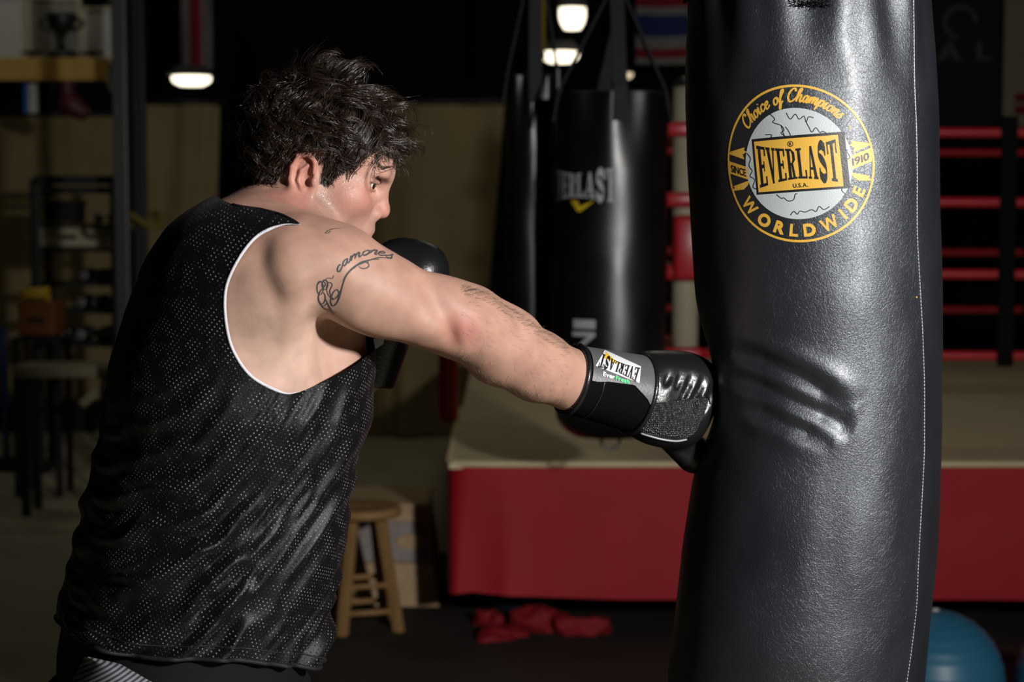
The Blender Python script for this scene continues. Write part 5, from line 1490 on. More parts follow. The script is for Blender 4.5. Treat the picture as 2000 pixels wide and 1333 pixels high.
# ---- left glove, guarding the chin behind the arm
LA, LB = P(726, 706, 2.735), P(784, 500, 2.71)
lx = (LB - LA) / np.linalg.norm(LB - LA); lc = -FWD - lx * (-FWD @ lx); lc /= np.linalg.norm(lc); lu = np.cross(lc, lx); lu = lu if lu[0] > 0 else -lu
LR = np.stack([lx, lc, lu], 1)
lw = lambda t, c, u: LA + lx * t + lc * c + lu * u
lell = lambda c, r, k=0.02, op='u': ell(lw(*c), r, k, LR, op)
LFIST = [lell((0.135, 0.0, 0.010), (0.060, 0.046, 0.056), 0.03), lell((0.105, 0, 0.0), (0.06, 0.045, 0.050), 0.03), lell((0.150, 0.0, 0.042), (0.042, 0.044, 0.034), 0.025),
         cone(lw(0.09, 0.028, -0.030), lw(0.155, 0.03, -0.022), 0.024, 0.022, 0.014)]
v, f = surface(LFIST, *grid_for(LFIST, 0.0035)); lglove = fastmesh('boxing_glove', v, f, 'glove_leather', person)
lglove['label'] = 'black boxing glove held at the chin behind the punching arm'
LC = [cone(lw(-0.028, 0, 0), lw(0.075, 0, 0), 0.044, 0.050, 0.01)]
_f = LC[0].f; LC[0].f = lambda p: np.maximum(_f(p), np.maximum(-0.030 - (p - LA) @ lx, (p - LA) @ lx - 0.075))
v, f = surface(LC, *grid_for(LC, 0.0035)); fastmesh('cuff', v, f, 'glove_leather', lglove)
patch('cuff_label', [(722, 664), (752, 655), (748, 672), (722, 690)], 8, 8, LC, 0.0015, 'label_white', lglove, 2.2)
# ================================================================ HEAVY BAGS
def leather_material(name, base, rough, scale=1.0, bumpk=1.0):
    m, t, b = new_mat(name)
    tc = t.add('ShaderNodeTexCoord')
    n1 = t.add('ShaderNodeTexNoise'); n1.inputs['Scale'].default_value = 9 * scale; n1.inputs['Detail'].default_value = 5
    n2 = t.add('ShaderNodeTexNoise'); n2.inputs['Scale'].default_value = 480 * scale; n2.inputs['Detail'].default_value = 3
    n2.inputs['Distortion'].default_value = 0.6
    mp = t.add('ShaderNodeMapping'); mp.inputs['Scale'].default_value = (1, 1, 0.55)
    n3 = t.add('ShaderNodeTexVoronoi'); n3.feature = 'DISTANCE_TO_EDGE'; n3.inputs['Scale'].default_value = 95 * scale
    nd = t.add('ShaderNodeTexNoise'); nd.inputs['Scale'].default_value = 14 * scale; nd.inputs['Detail'].default_value = 6
    for n in (n1, n2, nd): t.link(tc.outputs['Object'], n.inputs['Vector'])
    # crease lines: warped cell borders
    wm = t.add('ShaderNodeVectorMath', operation='MULTIPLY_ADD'); t.link(nd.outputs['Color'], wm.inputs[0]); wm.inputs[1].default_value = (0.16, 0.16, 0.16); t.link(tc.outputs['Object'], wm.inputs[2])
    t.link(wm.outputs[0], mp.inputs[0]); t.link(mp.outputs[0], n3.inputs['Vector'])
    cr = t.add('ShaderNodeMapRange'); cr.inputs[1].default_value = 0.0; cr.inputs[2].default_value = 0.05; t.link(n3.outputs['Distance'], cr.inputs[0])
    t.link(t.mix(n1.outputs['Fac'], tuple(c * 0.7 for c in base), tuple(c * 1.4 for c in base)), b.inputs['Base Color'])
    mr = t.add('ShaderNodeMapRange'); mr.inputs[3].default_value = rough - 0.07; mr.inputs[4].default_value = rough + 0.09; t.link(n1.outputs['Fac'], mr.inputs[0]); t.link(mr.outputs[0], b.inputs['Roughness'])
    b.inputs['Specular IOR Level'].default_value = 0.9
    hgt = t.math('ADD', t.math('MULTIPLY', n2.outputs['Fac'], 0.55), t.math('MULTIPLY', t.math('MULTIPLY', cr.outputs[0], n1.outputs['Fac']), 0.22))
    bp = t.add('ShaderNodeBump'); bp.inputs['Strength'].default_value = 0.55 * bumpk; bp.inputs['Distance'].default_value = 0.0018
    t.link(hgt, bp.inputs['Height']); t.link(bp.outputs[0], b.inputs['Normal'])
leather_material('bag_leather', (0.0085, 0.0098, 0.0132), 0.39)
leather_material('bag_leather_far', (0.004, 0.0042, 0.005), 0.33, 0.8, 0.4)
def worn_print(name, color, wear=(0.0125, 0.0135, 0.017), amt=0.30):
    m, t, b = new_mat(name)
    tc = t.add('ShaderNodeTexCoord')
    n1 = t.add('ShaderNodeTexNoise'); n1.inputs['Scale'].default_value = 420; n1.inputs['Detail'].default_value = 4
    n2 = t.add('ShaderNodeTexNoise'); n2.inputs['Scale'].default_value = 22; n2.inputs['Detail'].default_value = 3
    for n in (n1, n2): t.link(tc.outputs['Object'], n.inputs['Vector'])
    s = t.math('ADD', n1.outputs['Fac'], t.math('MULTIPLY', n2.outputs['Fac'], 0.5))
    mr = t.add('ShaderNodeMapRange'); mr.inputs[1].default_value = 0.93 + 0.1 * (1 - amt); mr.inputs[2].default_value = 1.1; t.link(s, mr.inputs[0])
    t.link(t.mix(mr.outputs[0], color, wear), b.inputs['Base Color']); b.inputs['Roughness'].default_value = 0.45
    bp = t.add('ShaderNodeBump'); bp.inputs['Strength'].default_value = 0.3; bp.inputs['Distance'].default_value = 0.001
    t.link(n1.outputs['Fac'], bp.inputs['Height']); t.link(bp.outputs[0], b.inputs['Normal'])
worn_print('gold_print', (0.55, 0.32, 0.045)); worn_print('silver_print', (0.36, 0.40, 0.41)); worn_print('ink_print', (0.007, 0.007, 0.008), (0.3, 0.2, 0.05), 0.1)
MATS['bag_leather'].node_tree.nodes['Principled BSDF'].inputs['Coat Weight'].default_value = 0.22
MATS['bag_leather'].node_tree.nodes['Principled BSDF'].inputs['Specular Tint'].default_value = (0.86, 0.93, 1.0, 1)
MATS['bag_leather'].node_tree.nodes['Principled BSDF'].inputs['Coat Roughness'].default_value = 0.33
mat('thread_white', (0.42, 0.42, 0.40), 0.7, 0.2); mat('webbing_grey', (0.03, 0.03, 0.032), 0.75, 0.2, bump=0.4, bscale=400)

BD = 2.70
_bp = [(-150, 1420, 1725), (-95, 1372, 1772), (-40, 1348, 1792), (0, 1338, 1800), (100, 1334, 1812), (200, 1337, 1819), (300, 1343, 1824), (400, 1349, 1828), (560, 1355, 1835), (700, 1357, 1838), (850, 1352, 1838), (1000, 1342, 1836), (1100, 1331, 1830), (1200, 1320, 1821), (1333, 1308, 1812), (1460, 1312, 1796), (1500, 1345, 1765), (1512, 1440, 1680)]
bz = []; bcx = []; brd = []
for py, l, r_ in _bp:
    a, b_ = P(l, py, BD), P(r_, py, BD); bz.append(a[2]); bcx.append((a[0] + b_[0]) / 2); brd.append((b_[0] - a[0]) / 2)
bz, bcx, brd = np.array(bz)[::-1], np.array(bcx)[::-1], np.array(brd)[::-1]
BZF = np.linspace(bz[0], bz[-1], 400)
def _s2(v, it=10):
    w = np.interp(BZF, bz, v)
    for _ in range(it): w[1:-1] = 0.25 * w[:-2] + 0.5 * w[1:-1] + 0.25 * w[2:]
    return w
BCX, BRD = _s2(bcx, 14), _s2(brd, 6); BCY = P(1588, 600, BD)[1]
DENT_Z = P(1400, 775, BD)[2]
FOLDS = [((1430, 690), (1560, 740), (1668, 806), 0.0115, 0.012), ((1425, 735), (1560, 790), (1672, 842), 0.0115, 0.0125), ((1450, 790), (1540, 830), (1630, 868), 0.010, 0.008)]
def bag_disp(th, z):
    """radial displacement: the dent under the glove, its folds and the gathers at the top"""
    X = np.interp(z, BZF, BCX) + np.interp(z, BZF, BRD) * np.sin(th)
    d = np.zeros_like(z)
    dth = (th + math.radians(97) + np.pi) % (2 * np.pi) - np.pi
    d -= 0.034 * np.exp(-0.5 * ((dth / 0.34) ** 2 + ((z - DENT_Z) / 0.062) ** 2))
    d -= 0.008 * np.exp(-0.5 * ((dth / 0.75) ** 2 + ((z - DENT_Z) / 0.12) ** 2))
    front = np.cos(th) > -0.1
    for p0, p1, p2, w, am in FOLDS:
        cpts = catmull([p0, p1, p2], 8); best = np.full(len(z), 1e9); along = np.zeros(len(z))
        for i in range(len(cpts) - 1):
            a = P(*cpts[i], BD - 0.17)[[0, 2]]; b_ = P(*cpts[i + 1], BD - 0.17)[[0, 2]]; ab = b_ - a
            t = np.clip(((X - a[0]) * ab[0] + (z - a[1]) * ab[1]) / (ab @ ab), 0, 1)
            dd = np.hypot(X - a[0] - t * ab[0], z - a[1] - t * ab[1]); m = dd < best
            best = np.where(m, dd, best); along = np.where(m, (i + t) / (len(cpts) - 1), along)
        prof = np.exp(-0.5 * (best / w) ** 2); ridge = np.exp(-0.5 * ((best - 2.1 * w) / w) ** 2)
        d += front * (-am * prof + 0.35 * am * ridge) * np.clip(4 * along, 0.15, 1) * np.clip((1 - along) * 3.2, 0, 1)
    # gathers radiating from the sewn strap at the top
    zt = P(1585, 0, BD)[2]; top = np.clip((z - (zt - 0.16)) / 0.17, 0, 1) ** 1.3
    d += top * (0.0085 * np.sin(th * 9.0 + 0.5) + 0.004 * np.sin(th * 17 + 1.3)) * (0.6 + 0.4 * np.cos(th * 2))
    d -= top * 0.014 * np.exp(-0.5 * ((th + 0.01) / 0.10) ** 2)
    # soft unevenness of the stuffing
    d += 0.0035 * vnoise(np.column_stack([np.sin(th) * 1.6 + 3, np.cos(th) * 1.6, z * 5.5]), 41) + 0.0013 * vnoise(np.column_stack([np.sin(th) * 5, np.cos(th) * 5, z * 16]), 42)
    return d
def bag_pt(th, z, off=0.0):
    th = np.asarray(th, float); z = np.asarray(z, float)
    r = np.interp(z, BZF, BRD) + bag_disp(th, z) + off
    return np.column_stack([np.interp(z, BZF, BCX) + r * np.sin(th), BCY - r * np.cos(th), z])
bagroot = empty('heavy_bag', (0.447, BCY, bz[0]), 'large black leather heavy bag with a round gold and silver globe emblem', 'punching bag')
NT_, NZ_ = 420, 400
zz = np.linspace(BZF[0], BZF[-1], NZ_); tt_ = np.linspace(-math.pi, math.pi, NT_, endpoint=False)
TH, ZZ = np.meshgrid(tt_, zz); BVv = bag_pt(TH.ravel(), ZZ.ravel())
jj, ii = np.meshgrid(np.arange(NZ_ - 1), np.arange(NT_), indexing='ij'); jj, ii = jj.ravel(), ii.ravel(); i2 = (ii + 1) % NT_
BFf = np.stack([jj * NT_ + ii, jj * NT_ + i2, (jj + 1) * NT_ + i2, (jj + 1) * NT_ + ii], 1)
shell = fastmesh('shell', BVv, BFf, 'bag_leather', bagroot)
for nm, k in (('bottom_panel', 0), ('top_panel', NZ_ - 1)):
    rimp = BVv[k * NT_:(k + 1) * NT_]; c = rimp.mean(0) + (0, 0, -0.004 if k == 0 else 0.004)
    V = np.concatenate([rimp, [c]]); F = np.array([(i, (i + 1) % NT_, NT_) for i in range(NT_)]); F = F if k else F[:, ::-1]
    fastmesh(nm, V, F, 'bag_leather', bagroot)
def bag_theta(px, py):
    """angle and height on the bag's front seen at a pixel"""
    p = P(px, py, BD - 0.15); z = p[2]
    for _ in range(4):
        r = np.interp(z, BZF, BRD); cx = np.interp(z, BZF, BCX)
        dpt = BD - 0.15; 
        s = np.clip((p[0] - cx) / r, -1, 1); th = math.asin(s); dy = BCY - r * math.cos(th)
        # move along the view ray to that depth
        k = (dy - CAM[1]) / (p[1] - CAM[1]); p = CAM + (p - CAM) * k; z = p[2]
    return th, z
# side seam with its row of stitches
seam = [bag_theta(x, y) for x, y in catmull([(1774, -40), (1776, 0), (1781, 100), (1784, 200), (1786, 300), (1790, 450), (1798, 560), (1805, 700), (1807, 850), (1806, 900), (1801, 1000), (1795, 1100), (1788, 1200), (1772, 1333), (1758, 1430)], 30)]
sth = np.array([s[0] for s in seam]); szz = np.array([s[1] for s in seam])
sp_ = bag_pt(sth, szz, 0.0008)
tube('seam_welt', bag_pt(sth[::4] + 0.012, szz[::4], -0.0007), 0.0020, 'bag_leather', bagroot, 6)
V = []; F = []
L = np.concatenate([[0], np.cumsum(np.linalg.norm(np.diff(sp_, axis=0), axis=1))])
for s0 in np.arange(0, L[-1] - 0.004, 0.0050):
    seg = [np.array([np.interp(s, L, sp_[:, k]) for k in range(3)]) for s in (s0, s0 + 0.0016, s0 + 0.0032)]
    v, f = tube_vf(seg, [0.00045, 0.0007, 0.00045], 5, True, len(V)); V += v; F += f
o = fastmesh('stitching', V, F, 'thread_white', bagroot); o['kind'] = 'stuff'
th0, z0_ = bag_theta(1791, 581); c = bag_pt([th0], [z0_], 0.001)[0]
lathe('brass_speck', [(0.0005, -0.001), (0.0016, 0), (0.0010, 0.0012)], c, 'gold_print', bagroot, 8, axis=(math.sin(th0), -math.cos(th0), 0))

# ---- flat artwork helpers: 2-D polygons -> mesh wrapped on a surface
def densify(V, F, h):
    bm = bmesh.new(); vs = [bm.verts.new((x, y, 0)) for x, y in V]
    for f in F:
        if len(set(f)) == len(f):
            try: bm.faces.new([vs[i] for i in f])
            except ValueError: pass
    for _ in range(5):
        es = [e for e in bm.edges if e.calc_length() > h]
        if not es: break
        bmesh.ops.subdivide_edges(bm, edges=es, cuts=1, use_grid_fill=True)
        bmesh.ops.triangulate(bm, faces=[f for f in bm.faces if len(f.verts) > 4])
    bmesh.ops.triangulate(bm, faces=bm.faces[:])
    bm.verts.index_update()
    V2 = np.array([v.co[:2] for v in bm.verts]); F2 = np.array([[v.index for v in f.verts] for f in bm.faces])
    bm.free(); return V2, F2
def ribbon2d(pts, w, closed=False):
    p = np.asarray(pts, float); T = (np.roll(p, -1, 0) - np.roll(p, 1, 0)) if closed else np.gradient(p, axis=0)
    T /= np.linalg.norm(T, axis=1)[:, None] + 1e-9; N = np.column_stack([-T[:, 1], T[:, 0]]); w = np.asarray(w) * np.ones(len(p))
    V = np.concatenate([p + N * w[:, None] / 2, p - N * w[:, None] / 2]); n = len(p)
    F = [(i, (i + 1) % n, n + (i + 1) % n, n + i) for i in range(n if closed else n - 1)]
    return V, F
def merge2d(parts):
    V = []; F = []
    for v, f in parts:
        b = len(V); V += [tuple(q) for q in v]; F += [tuple(b + i for i in q) for q in f]
    return np.array(V), F
def glyphs(txt, size=1.0):
    """built-in typeface as a flat mesh; returns per-letter list of (V,F,x0,x1)"""
    out = []; x = 0.0
    for ch in txt:
        if ch == ' ': x += 0.35; continue
        cu = bpy.data.curves.new('txt', 'FONT'); cu.body = ch; cu.size = 1.0; cu.resolution_u = 4
        ob = bpy.data.objects.new('txt', cu); COL.objects.link(ob)
        dg = bpy.context.evaluated_depsgraph_get(); dg.update()
        me = bpy.data.meshes.new_from_object(ob.evaluated_get(dg))
        v = np.array([q.co[:2] for q in me.vertices]); f = [tuple(p.vertices) for p in me.polygons]
        bpy.data.meshes.remove(me); bpy.data.objects.remove(ob); bpy.data.curves.remove(cu)
        lo, hi = v[:, 0].min(), v[:, 0].max(); v = v - (lo, 0)
        out.append((v * size, f, x * size, (x + hi - lo) * size)); x += hi - lo + 0.09
    return out
def fatten(V, F, k):
    """embolden a flat glyph by pushing its outline outwards"""
    cnt = {}
    for f in F:
        for i in range(len(f)):
            e = (f[i], f[(i + 1) % len(f)]); cnt[tuple(sorted(e))] = cnt.get(tuple(sorted(e)), 0) + 1
    N = np.zeros_like(V)
    for f in F:
        area = sum(V[f[i]][0] * V[f[(i + 1) % len(f)]][1] - V[f[(i + 1) % len(f)]][0] * V[f[i]][1] for i in range(len(f)))
        for i in range(len(f)):
            a, b = f[i], f[(i + 1) % len(f)]
            if cnt[tuple(sorted((a, b)))] == 1:
                d = V[b] - V[a]; n = np.array((d[1], -d[0])); n = n / (np.linalg.norm(n) + 1e-9) * np.sign(area); N[a] += n; N[b] += n
    l = np.linalg.norm(N, axis=1)[:, None]; return V + np.where(l > 0, N / (l + 1e-9), 0) * k
def line_text(txt, h, bold=0.0, track=0.0):
    parts = []; off = 0
    for v, f, a, b in glyphs(txt, h / 0.73):
        v = fatten(v, f, bold * h) if bold else v
        parts.append((v + (a + off, 0), f)); off += track * h
    V, F = merge2d(parts); V = V - (V[:, 0].min(), 0); return V, F
R4 = lambda x0, y0, x1, y1: ([(x0, y0), (x1, y0), (x1, y1), (x0, y1)], [(0, 1, 2, 3)])
Q4 = lambda *p: (list(p), [(0, 1, 2, 3)])
SLAB = {
 'E': [R4(.14, 0, .44, 1), R4(0, 0, .95, .075), R4(0, .925, .95, 1), R4(.80, .0, .95, .24), R4(.80, .76, .95, 1), R4(.44, .455, .74, .545), R4(.66, .37, .76, .63)],
 'V': [Q4((.06, 1), (.38, 1), (.66, 0), (.46, 0)), Q4((.74, 1), (.90, 1), (.60, 0), (.48, 0)), R4(0, .93, .46, 1), R4(.64, .93, 1.0, 1)],
 'R': [R4(.14, 0, .44, 1), R4(0, 0, .54, .07), R4(0, .93, .6, 1), R4(.44, .46, .62, .54), Q4((.56, 1), (.92, .88), (.68, .80), (.56, .93)), R4(.66, .62, .93, .88), Q4((.56, .46), (.56, .54), (.68, .66), (.92, .62)), Q4((.46, .50), (.70, .50), (.84, 0), (.58, 0)), R4(.56, 0, 1.0, .07)],
 'L': [R4(.14, 0, .44, 1), R4(0, .93, .58, 1), R4(0, 0, .95, .075), R4(.80, 0, .95, .28)],
 'A': [Q4((.40, 1), (.60, 1), (.94, 0), (.62, 0)), Q4((.40, 1), (.50, 1), (.24, 0), (.10, 0)), R4(.24, .28, .70, .36), R4(0, 0, .34, .07), R4(.54, 0, 1.0, .07)],
 'S': None,
 'T': [R4(.35, 0, .65, 1), R4(0, .92, 1, 1), R4(0, .68, .13, 1), R4(.87, .68, 1, 1), R4(.20, 0, .80, .07)]}
_S = catmull([(.80, .70), (.78, .86), (.50, .965), (.22, .86), (.22, .68), (.50, .54), (.78, .36), (.78, .14), (.50, .035), (.22, .13), (.18, .30)], 5)
SLAB['S'] = [ribbon2d(_S, 0.10 + 0.20 * np.abs(np.sin(np.linspace(0, 3 * math.pi, len(_S)))) ** 1.0 * 0.9), R4(.76, .66, .88, 1.0), R4(.12, 0, .24, .34)]
def slab_word(word, w, h, flare=0.30, gap=0.10):
    """condensed slab-serif capitals, taller at both ends of the word"""
    n = len(word); cw = 1.0 / (n + gap * (n - 1)); parts = []
    for i, ch in enumerate(word):
        for v, f in SLAB[ch]:
            v, f = densify(np.array(v, float), f, 0.34)
            parts.append((np.column_stack([(v[:, 0] + i * (1 + gap)) * cw, v[:, 1]]), f))
    V, F = merge2d(parts)
    k = (1 - flare) + flare * (np.abs(V[:, 0] - 0.5) * 2) ** 1.6
    return np.column_stack([(V[:, 0] - 0.5) * w, (V[:, 1] - 0.5) * h * k]), F
def disc2d(r, n=96, c=(0, 0), rings=8):
    V = [c]; F = []
    for j in range(1, rings + 1):
        for i in range(n):
            a = 2 * math.pi * i / n; V.append((c[0] + r * j / rings * math.cos(a), c[1] + r * j / rings * math.sin(a)))
    for i in range(n): F.append((0, 1 + i, 1 + (i + 1) % n))
    for j in range(rings - 1):
        for i in range(n):
            a, b = 1 + j * n + i, 1 + j * n + (i + 1) % n; F.append((a, a + n, b + n, b))
    return np.array(V), F
circ = lambda r, n=120: np.array([(r * math.cos(t), r * math.sin(t)) for t in np.linspace(0, 2 * math.pi, n, endpoint=False)])

# ---- emblem on the large bag (unit = outer radius)
ER = 0.1085; ETH, EZ = bag_theta(1556, 320); ETILT = math.radians(3.0)
emblem = None
def emb(name, V, F, m, layer, parent=None, dens=0.10, tilt=None):
    V = np.asarray(V, float)
    V, F = densify(V, F, dens) if dens else (V, np.array([(f[0], f[i], f[i + 1]) for f in F for i in range(1, len(f) - 1)]))
    a = ETILT if tilt is None else tilt
    x = V[:, 0] * math.cos(a) - V[:, 1] * math.sin(a); y = V[:, 0] * math.sin(a) + V[:, 1] * math.cos(a)
    r = np.interp(EZ + y * ER, BZF, BRD)
    W = bag_pt(ETH + x * ER / r, EZ + y * ER, 0.0003 + 0.0002 * layer)
    n = np.cross(W[F[:, 1]] - W[F[:, 0]], W[F[:, 2]] - W[F[:, 0]]); flip = n[:, 1] > 0
    F = F.copy(); F[flip] = F[flip][:, ::-1]
    return fastmesh(name, W, F, m, parent if parent is not None else shell)
V, F = ribbon2d(circ(0.985, 160), 0.030, True); emb('emblem_ring', V, F, 'gold_print', 1, dens=None)
globe_v, globe_f = disc2d(0.705); emb('emblem_globe', globe_v, globe_f, 'silver_print', 1, dens=None)
# outlines of land on the globe
land = [[(-.30, .66), (-.22, .60), (-.25, .56), (-.15, .50), (-.12, .44), (-.17, .40), (-.10, .36), (-.02, .30), (.0, .25)],
        [(-.15, .50), (-.12, .36), (-.04, .27), (-.05, .40), (-.10, .48)], [(-.07, .66), (-.02, .58), (.05, .64), (.09, .57), (.15, .60), (.17, .52), (.22, .60), (.28, .58)],
        [(.17, .52), (.20, .45), (.24, .40), (.28, .44), (.33, .38), (.38, .40), (.46, .34), (.53, .27)], [(-.38, .40), (-.30, .38), (-.32, .34), (-.25, .33), (-.15, .35), (-.10, .33)],
        [(-.68, .18), (-.64, .10), (-.66, .02), (-.62, -.06), (-.66, -.12), (-.60, -.18), (-.62, -.26), (-.55, -.30), (-.56, -.36)],
        [(.55, .30), (.60, .22), (.57, .18), (.64, .12), (.68, .04), (.62, .02), (.60, .08), (.66, .14)], [(-.30, -.38), (-.24, -.44), (-.20, -.42), (-.16, -.48), (-.08, -.46), (-.06, -.40), (-.02, -.38)],
        [(-.14, -.66), (-.10, -.62), (-.04, -.64), (.0, -.60), (.06, -.62), (.14, -.60), (.20, -.62), (.24, -.56), (.30, -.60), (.36, -.58)], [(.58, -.30), (.55, -.36), (.58, -.42), (.55, -.46)]]
V, F = merge2d([ribbon2d(catmull(np.array(l) * 0.985 + 0.012 * vnoise(np.array(l) * 40, 3)[:, None], 5), 0.011) for l in land]); emb('emblem_coastlines', V, F, 'ink_print', 2, dens=None)
bt = ETILT + math.radians(1.0); bx, by = 0.555, 0.325
emb('emblem_plate_shadow', [(-bx - .02, -by - .03), (bx + .085, -by - .03), (bx + .085, by + .035), (-bx - .02, by + .035)], [(0, 1, 2, 3)], 'ink_print', 2, tilt=bt)
emb('emblem_plate', [(-bx + .01, -by), (bx, -by), (bx, by), (-bx + .01, by)], [(0, 1, 2, 3)], 'gold_print', 3, tilt=bt)
V, F = slab_word('EVERLAST', 1.03, 0.545, 0.30, 0.07); emb('emblem_lettering', V + (0.0, 0.0), F, 'ink_print', 4, dens=None, tilt=bt)
V, F = line_text('U.S.A.', 0.052, 0.05, 0.05); emb('emblem_lettering', V - (V[:, 0].max() / 2 - 0.02, 0.30), F, 'ink_print', 4, dens=None, tilt=bt)
V, F = line_text('R', 0.045, 0.04); v2, f2 = ribbon2d(circ(0.034, 30), 0.008, True)
V, F = merge2d([(V - (V[:, 0].max() / 2, 0.0225), F), (v2, f2)]); emb('emblem_mark', V + (-0.05, 0.255), F, 'ink_print', 4, dens=None, tilt=bt)
def arc_text(parts, R, a_mid, top=True):
    """parts: (V,F) laid along x; bends them round radius R; a_mid: angle (deg) of the middle"""
    V, F = merge2d(parts); x = V[:, 0] - (V[:, 0].min() + V[:, 0].max()) / 2; y = V[:, 1]
    if top: a = math.radians(a_mid) - x / R; r = R + y
    else: a = math.radians(a_mid) + x / R; r = R - y
    return np.column_stack([r * np.cos(a), r * np.sin(a)]), F
gl = []; xx = 0
for (v, f, a, b) in glyphs('WORLDWIDE', 0.155 / 0.73): gl.append((fatten(v, f, 0.012) + (xx, 0), f)); xx += (b - a) + 0.088
V, F = arc_text([(v - (0, 0.0775), f) for v, f in gl], 0.845, -90 + 2.0, False); emb('emblem_lettering', V, F, 'gold_print', 1, dens=None)
SCRIPT = {
 'C': (1.15, [[(1.0, 1.45), (.92, 1.80), (.62, 1.85), (.25, 1.30), (.15, .60), (.38, .06), (.80, .10), (1.10, .42)]]),
 'h': (.98, [[(-.05, .25), (.30, .95), (.52, 1.70), (.42, 1.90), (.28, 1.50), (.20, .0)], [(.20, .05), (.34, .72), (.60, 1.0), (.72, .78), (.66, .20), (.80, .0), (1.0, .25)]]),
 'o': (.80, [[(.50, .98), (.20, .82), (.10, .40), (.26, .03), (.56, .10), (.70, .52), (.50, .98), (.66, .80), (.84, .85)]]),
 'i': (.55, [[(-.02, .30), (.25, .98), (.20, .22), (.34, .0), (.58, .28)], [(.30, 1.34), (.36, 1.46)]]),
 'c': (.74, [[(.66, .74), (.50, .98), (.20, .78), (.12, .36), (.30, .02), (.58, .12), (.78, .36)]]),
 'e': (.80, [[(.06, .38), (.46, .55), (.60, .82), (.44, 1.0), (.20, .80), (.14, .30), (.36, .0), (.64, .12), (.84, .38)]]),
 'f': (.62, [[(.0, .25), (.34, .85), (.62, 1.65), (.52, 1.90), (.36, 1.50), (.24, .0), (.12, -.62), (.28, -.72), (.40, -.10), (.66, .30)]]),
 'a': (.86, [[(.62, .82), (.40, 1.0), (.15, .70), (.12, .25), (.30, .02), (.50, .25), (.66, .95), (.60, .20), (.74, .0), (.90, .22)]]),
 'm': (1.22, [[(.0, .28), (.20, .98), (.15, .0)], [(.15, .05), (.32, .75), (.52, 1.0), (.60, .80), (.54, .0)], [(.54, .05), (.70, .75), (.90, 1.0), (1.0, .80), (.94, .20), (1.06, .0), (1.24, .25)]]),
 'n': (.84, [[(.0, .28), (.20, .98), (.15, .0)], [(.15, .05), (.34, .75), (.56, 1.0), (.66, .80), (.60, .20), (.72, .0), (.88, .25)]]),
 'p': (.82, [[(.0, .25), (.26, 1.0), (.08, -.72)], [(.20, .60), (.46, 1.0), (.70, .80), (.64, .30), (.40, .02), (.22, .16)], [(.44, .02), (.84, .26)]]),
 's': (.62, [[(-.04, .15), (.30, .62), (.46, 1.10), (.46, .72), (.62, .40), (.48, .04), (.20, .02), (.08, .22)]])}
parts = []; xx = 0; U = 0.088
for ch in 'Choice of Champions':
    if ch == ' ': xx += 0.62; continue
    w_, st = SCRIPT[ch]
    for s_ in st:
        q = catmull([(x + xx + 0.22 * y, y) for x, y in s_], 5) * U
        T = np.gradient(q, axis=0); ang_ = np.arctan2(T[:, 1], T[:, 0])
        parts.append(ribbon2d(q, U * (0.20 + 0.12 * np.abs(np.sin(ang_ - 0.5)))))
    xx += w_
V, F = arc_text(parts, 0.785, 92.0, True); emb('emblem_lettering', V, F, 'gold_print', 1, dens=None)
V, F = line_text('R', 0.035, 0.04); emb('emblem_mark', V + (0.70, 0.405), F, 'gold_print', 1, dens=None)
# ribbons left and right with SINCE / 1910
def ribbon_art(s):
    mid = [(s * .68, -.085 if s > 0 else -.13), (s * .985, .065 if s > 0 else .03), (s * .985, .215 if s > 0 else .17), (s * .695, .06 if s > 0 else .05)]
    band = [(s * .66, -.12), (s * .965, -.02), (s * .975, .155), (s * .66, .055)] if s > 0 else [(s * .675, -.165), (s * .975, -.065), (s * .985, .10), (s * .66, -.01)]
    up = [(s * .72, .10), (s * .975, .19), (s * .93, .215), (s * .70, .255), (s * .715, .215), (s * .675, .195), (s * .74, .165)]
    dn = [(s * .67, -.145), (s * .93, -.205), (s * .905, -.225), (s * .955, -.265), (s * .76, -.255), (s * .69, -.20)]
    if s < 0: up = [(x, y - .0) for x, y in up]; dn = [(x, y - .03) for x, y in dn]
    return band, up, dn
for s, txt in ((-1, 'SINCE'), (1, '1910')):
    rb_, up, dn = ribbon_art(s)
    for pl_ in (rb_, up, dn): emb('emblem_ribbon', pl_, [tuple(range(len(pl_)))], 'gold_print', 1, dens=0.09)
    V, F = line_text(txt, 0.095, 0.035, 0.02); w_ = V[:, 0].max(); V = np.column_stack([(V[:, 0] - w_ / 2) * 0.235 / w_, V[:, 1] - 0.047])
    sh_ = 0.30 if s > 0 else -0.32
    c_ = (0.815, 0.018) if s > 0 else (-0.825, -0.036)
    emb('emblem_lettering', np.column_stack([V[:, 0] + c_[0], V[:, 1] + c_[1] + sh_ * V[:, 0]]), F, 'ink_print', 2, dens=None)

# ---- straps of the large bag: sewn tab, loops to a ring, chain to the ceiling
ztop = bz[-1]; hub = np.array((BCX[-1], BCY, ztop + 0.36))
for k in range(4):
    a = k * math.pi / 2; zlow = P(1585, 8, BD)[2]
    q = bag_pt(np.full(12, a), np.linspace(zlow, ztop - 0.002, 12), 0.003)
    pts = np.concatenate([q, [hub * 0.98 + q[-1] * 0.02]]); V = []; F = []
    tdir = np.array((math.cos(a), math.sin(a), 0)); nd_ = np.array((math.sin(a), -math.cos(a), 0))
    for i, p in enumerate(pts):
        w_ = 0.024
        for sx, sn in ((-1, -1), (1, -1), (1, 1), (-1, 1)): V.append(p + tdir * sx * w_ + nd_ * sn * 0.002)
    for i in range(len(pts) - 1):
        for j in range(4): F.append((i * 4 + j, i * 4 + (j + 1) % 4, i * 4 + 4 + (j + 1) % 4, i * 4 + 4 + j))
    F += [(3, 2, 1, 0), tuple(len(V) - 4 + j for j in range(4))]
    fastmesh('hanging_strap', V, F, 'velcro_black', bagroot, False)
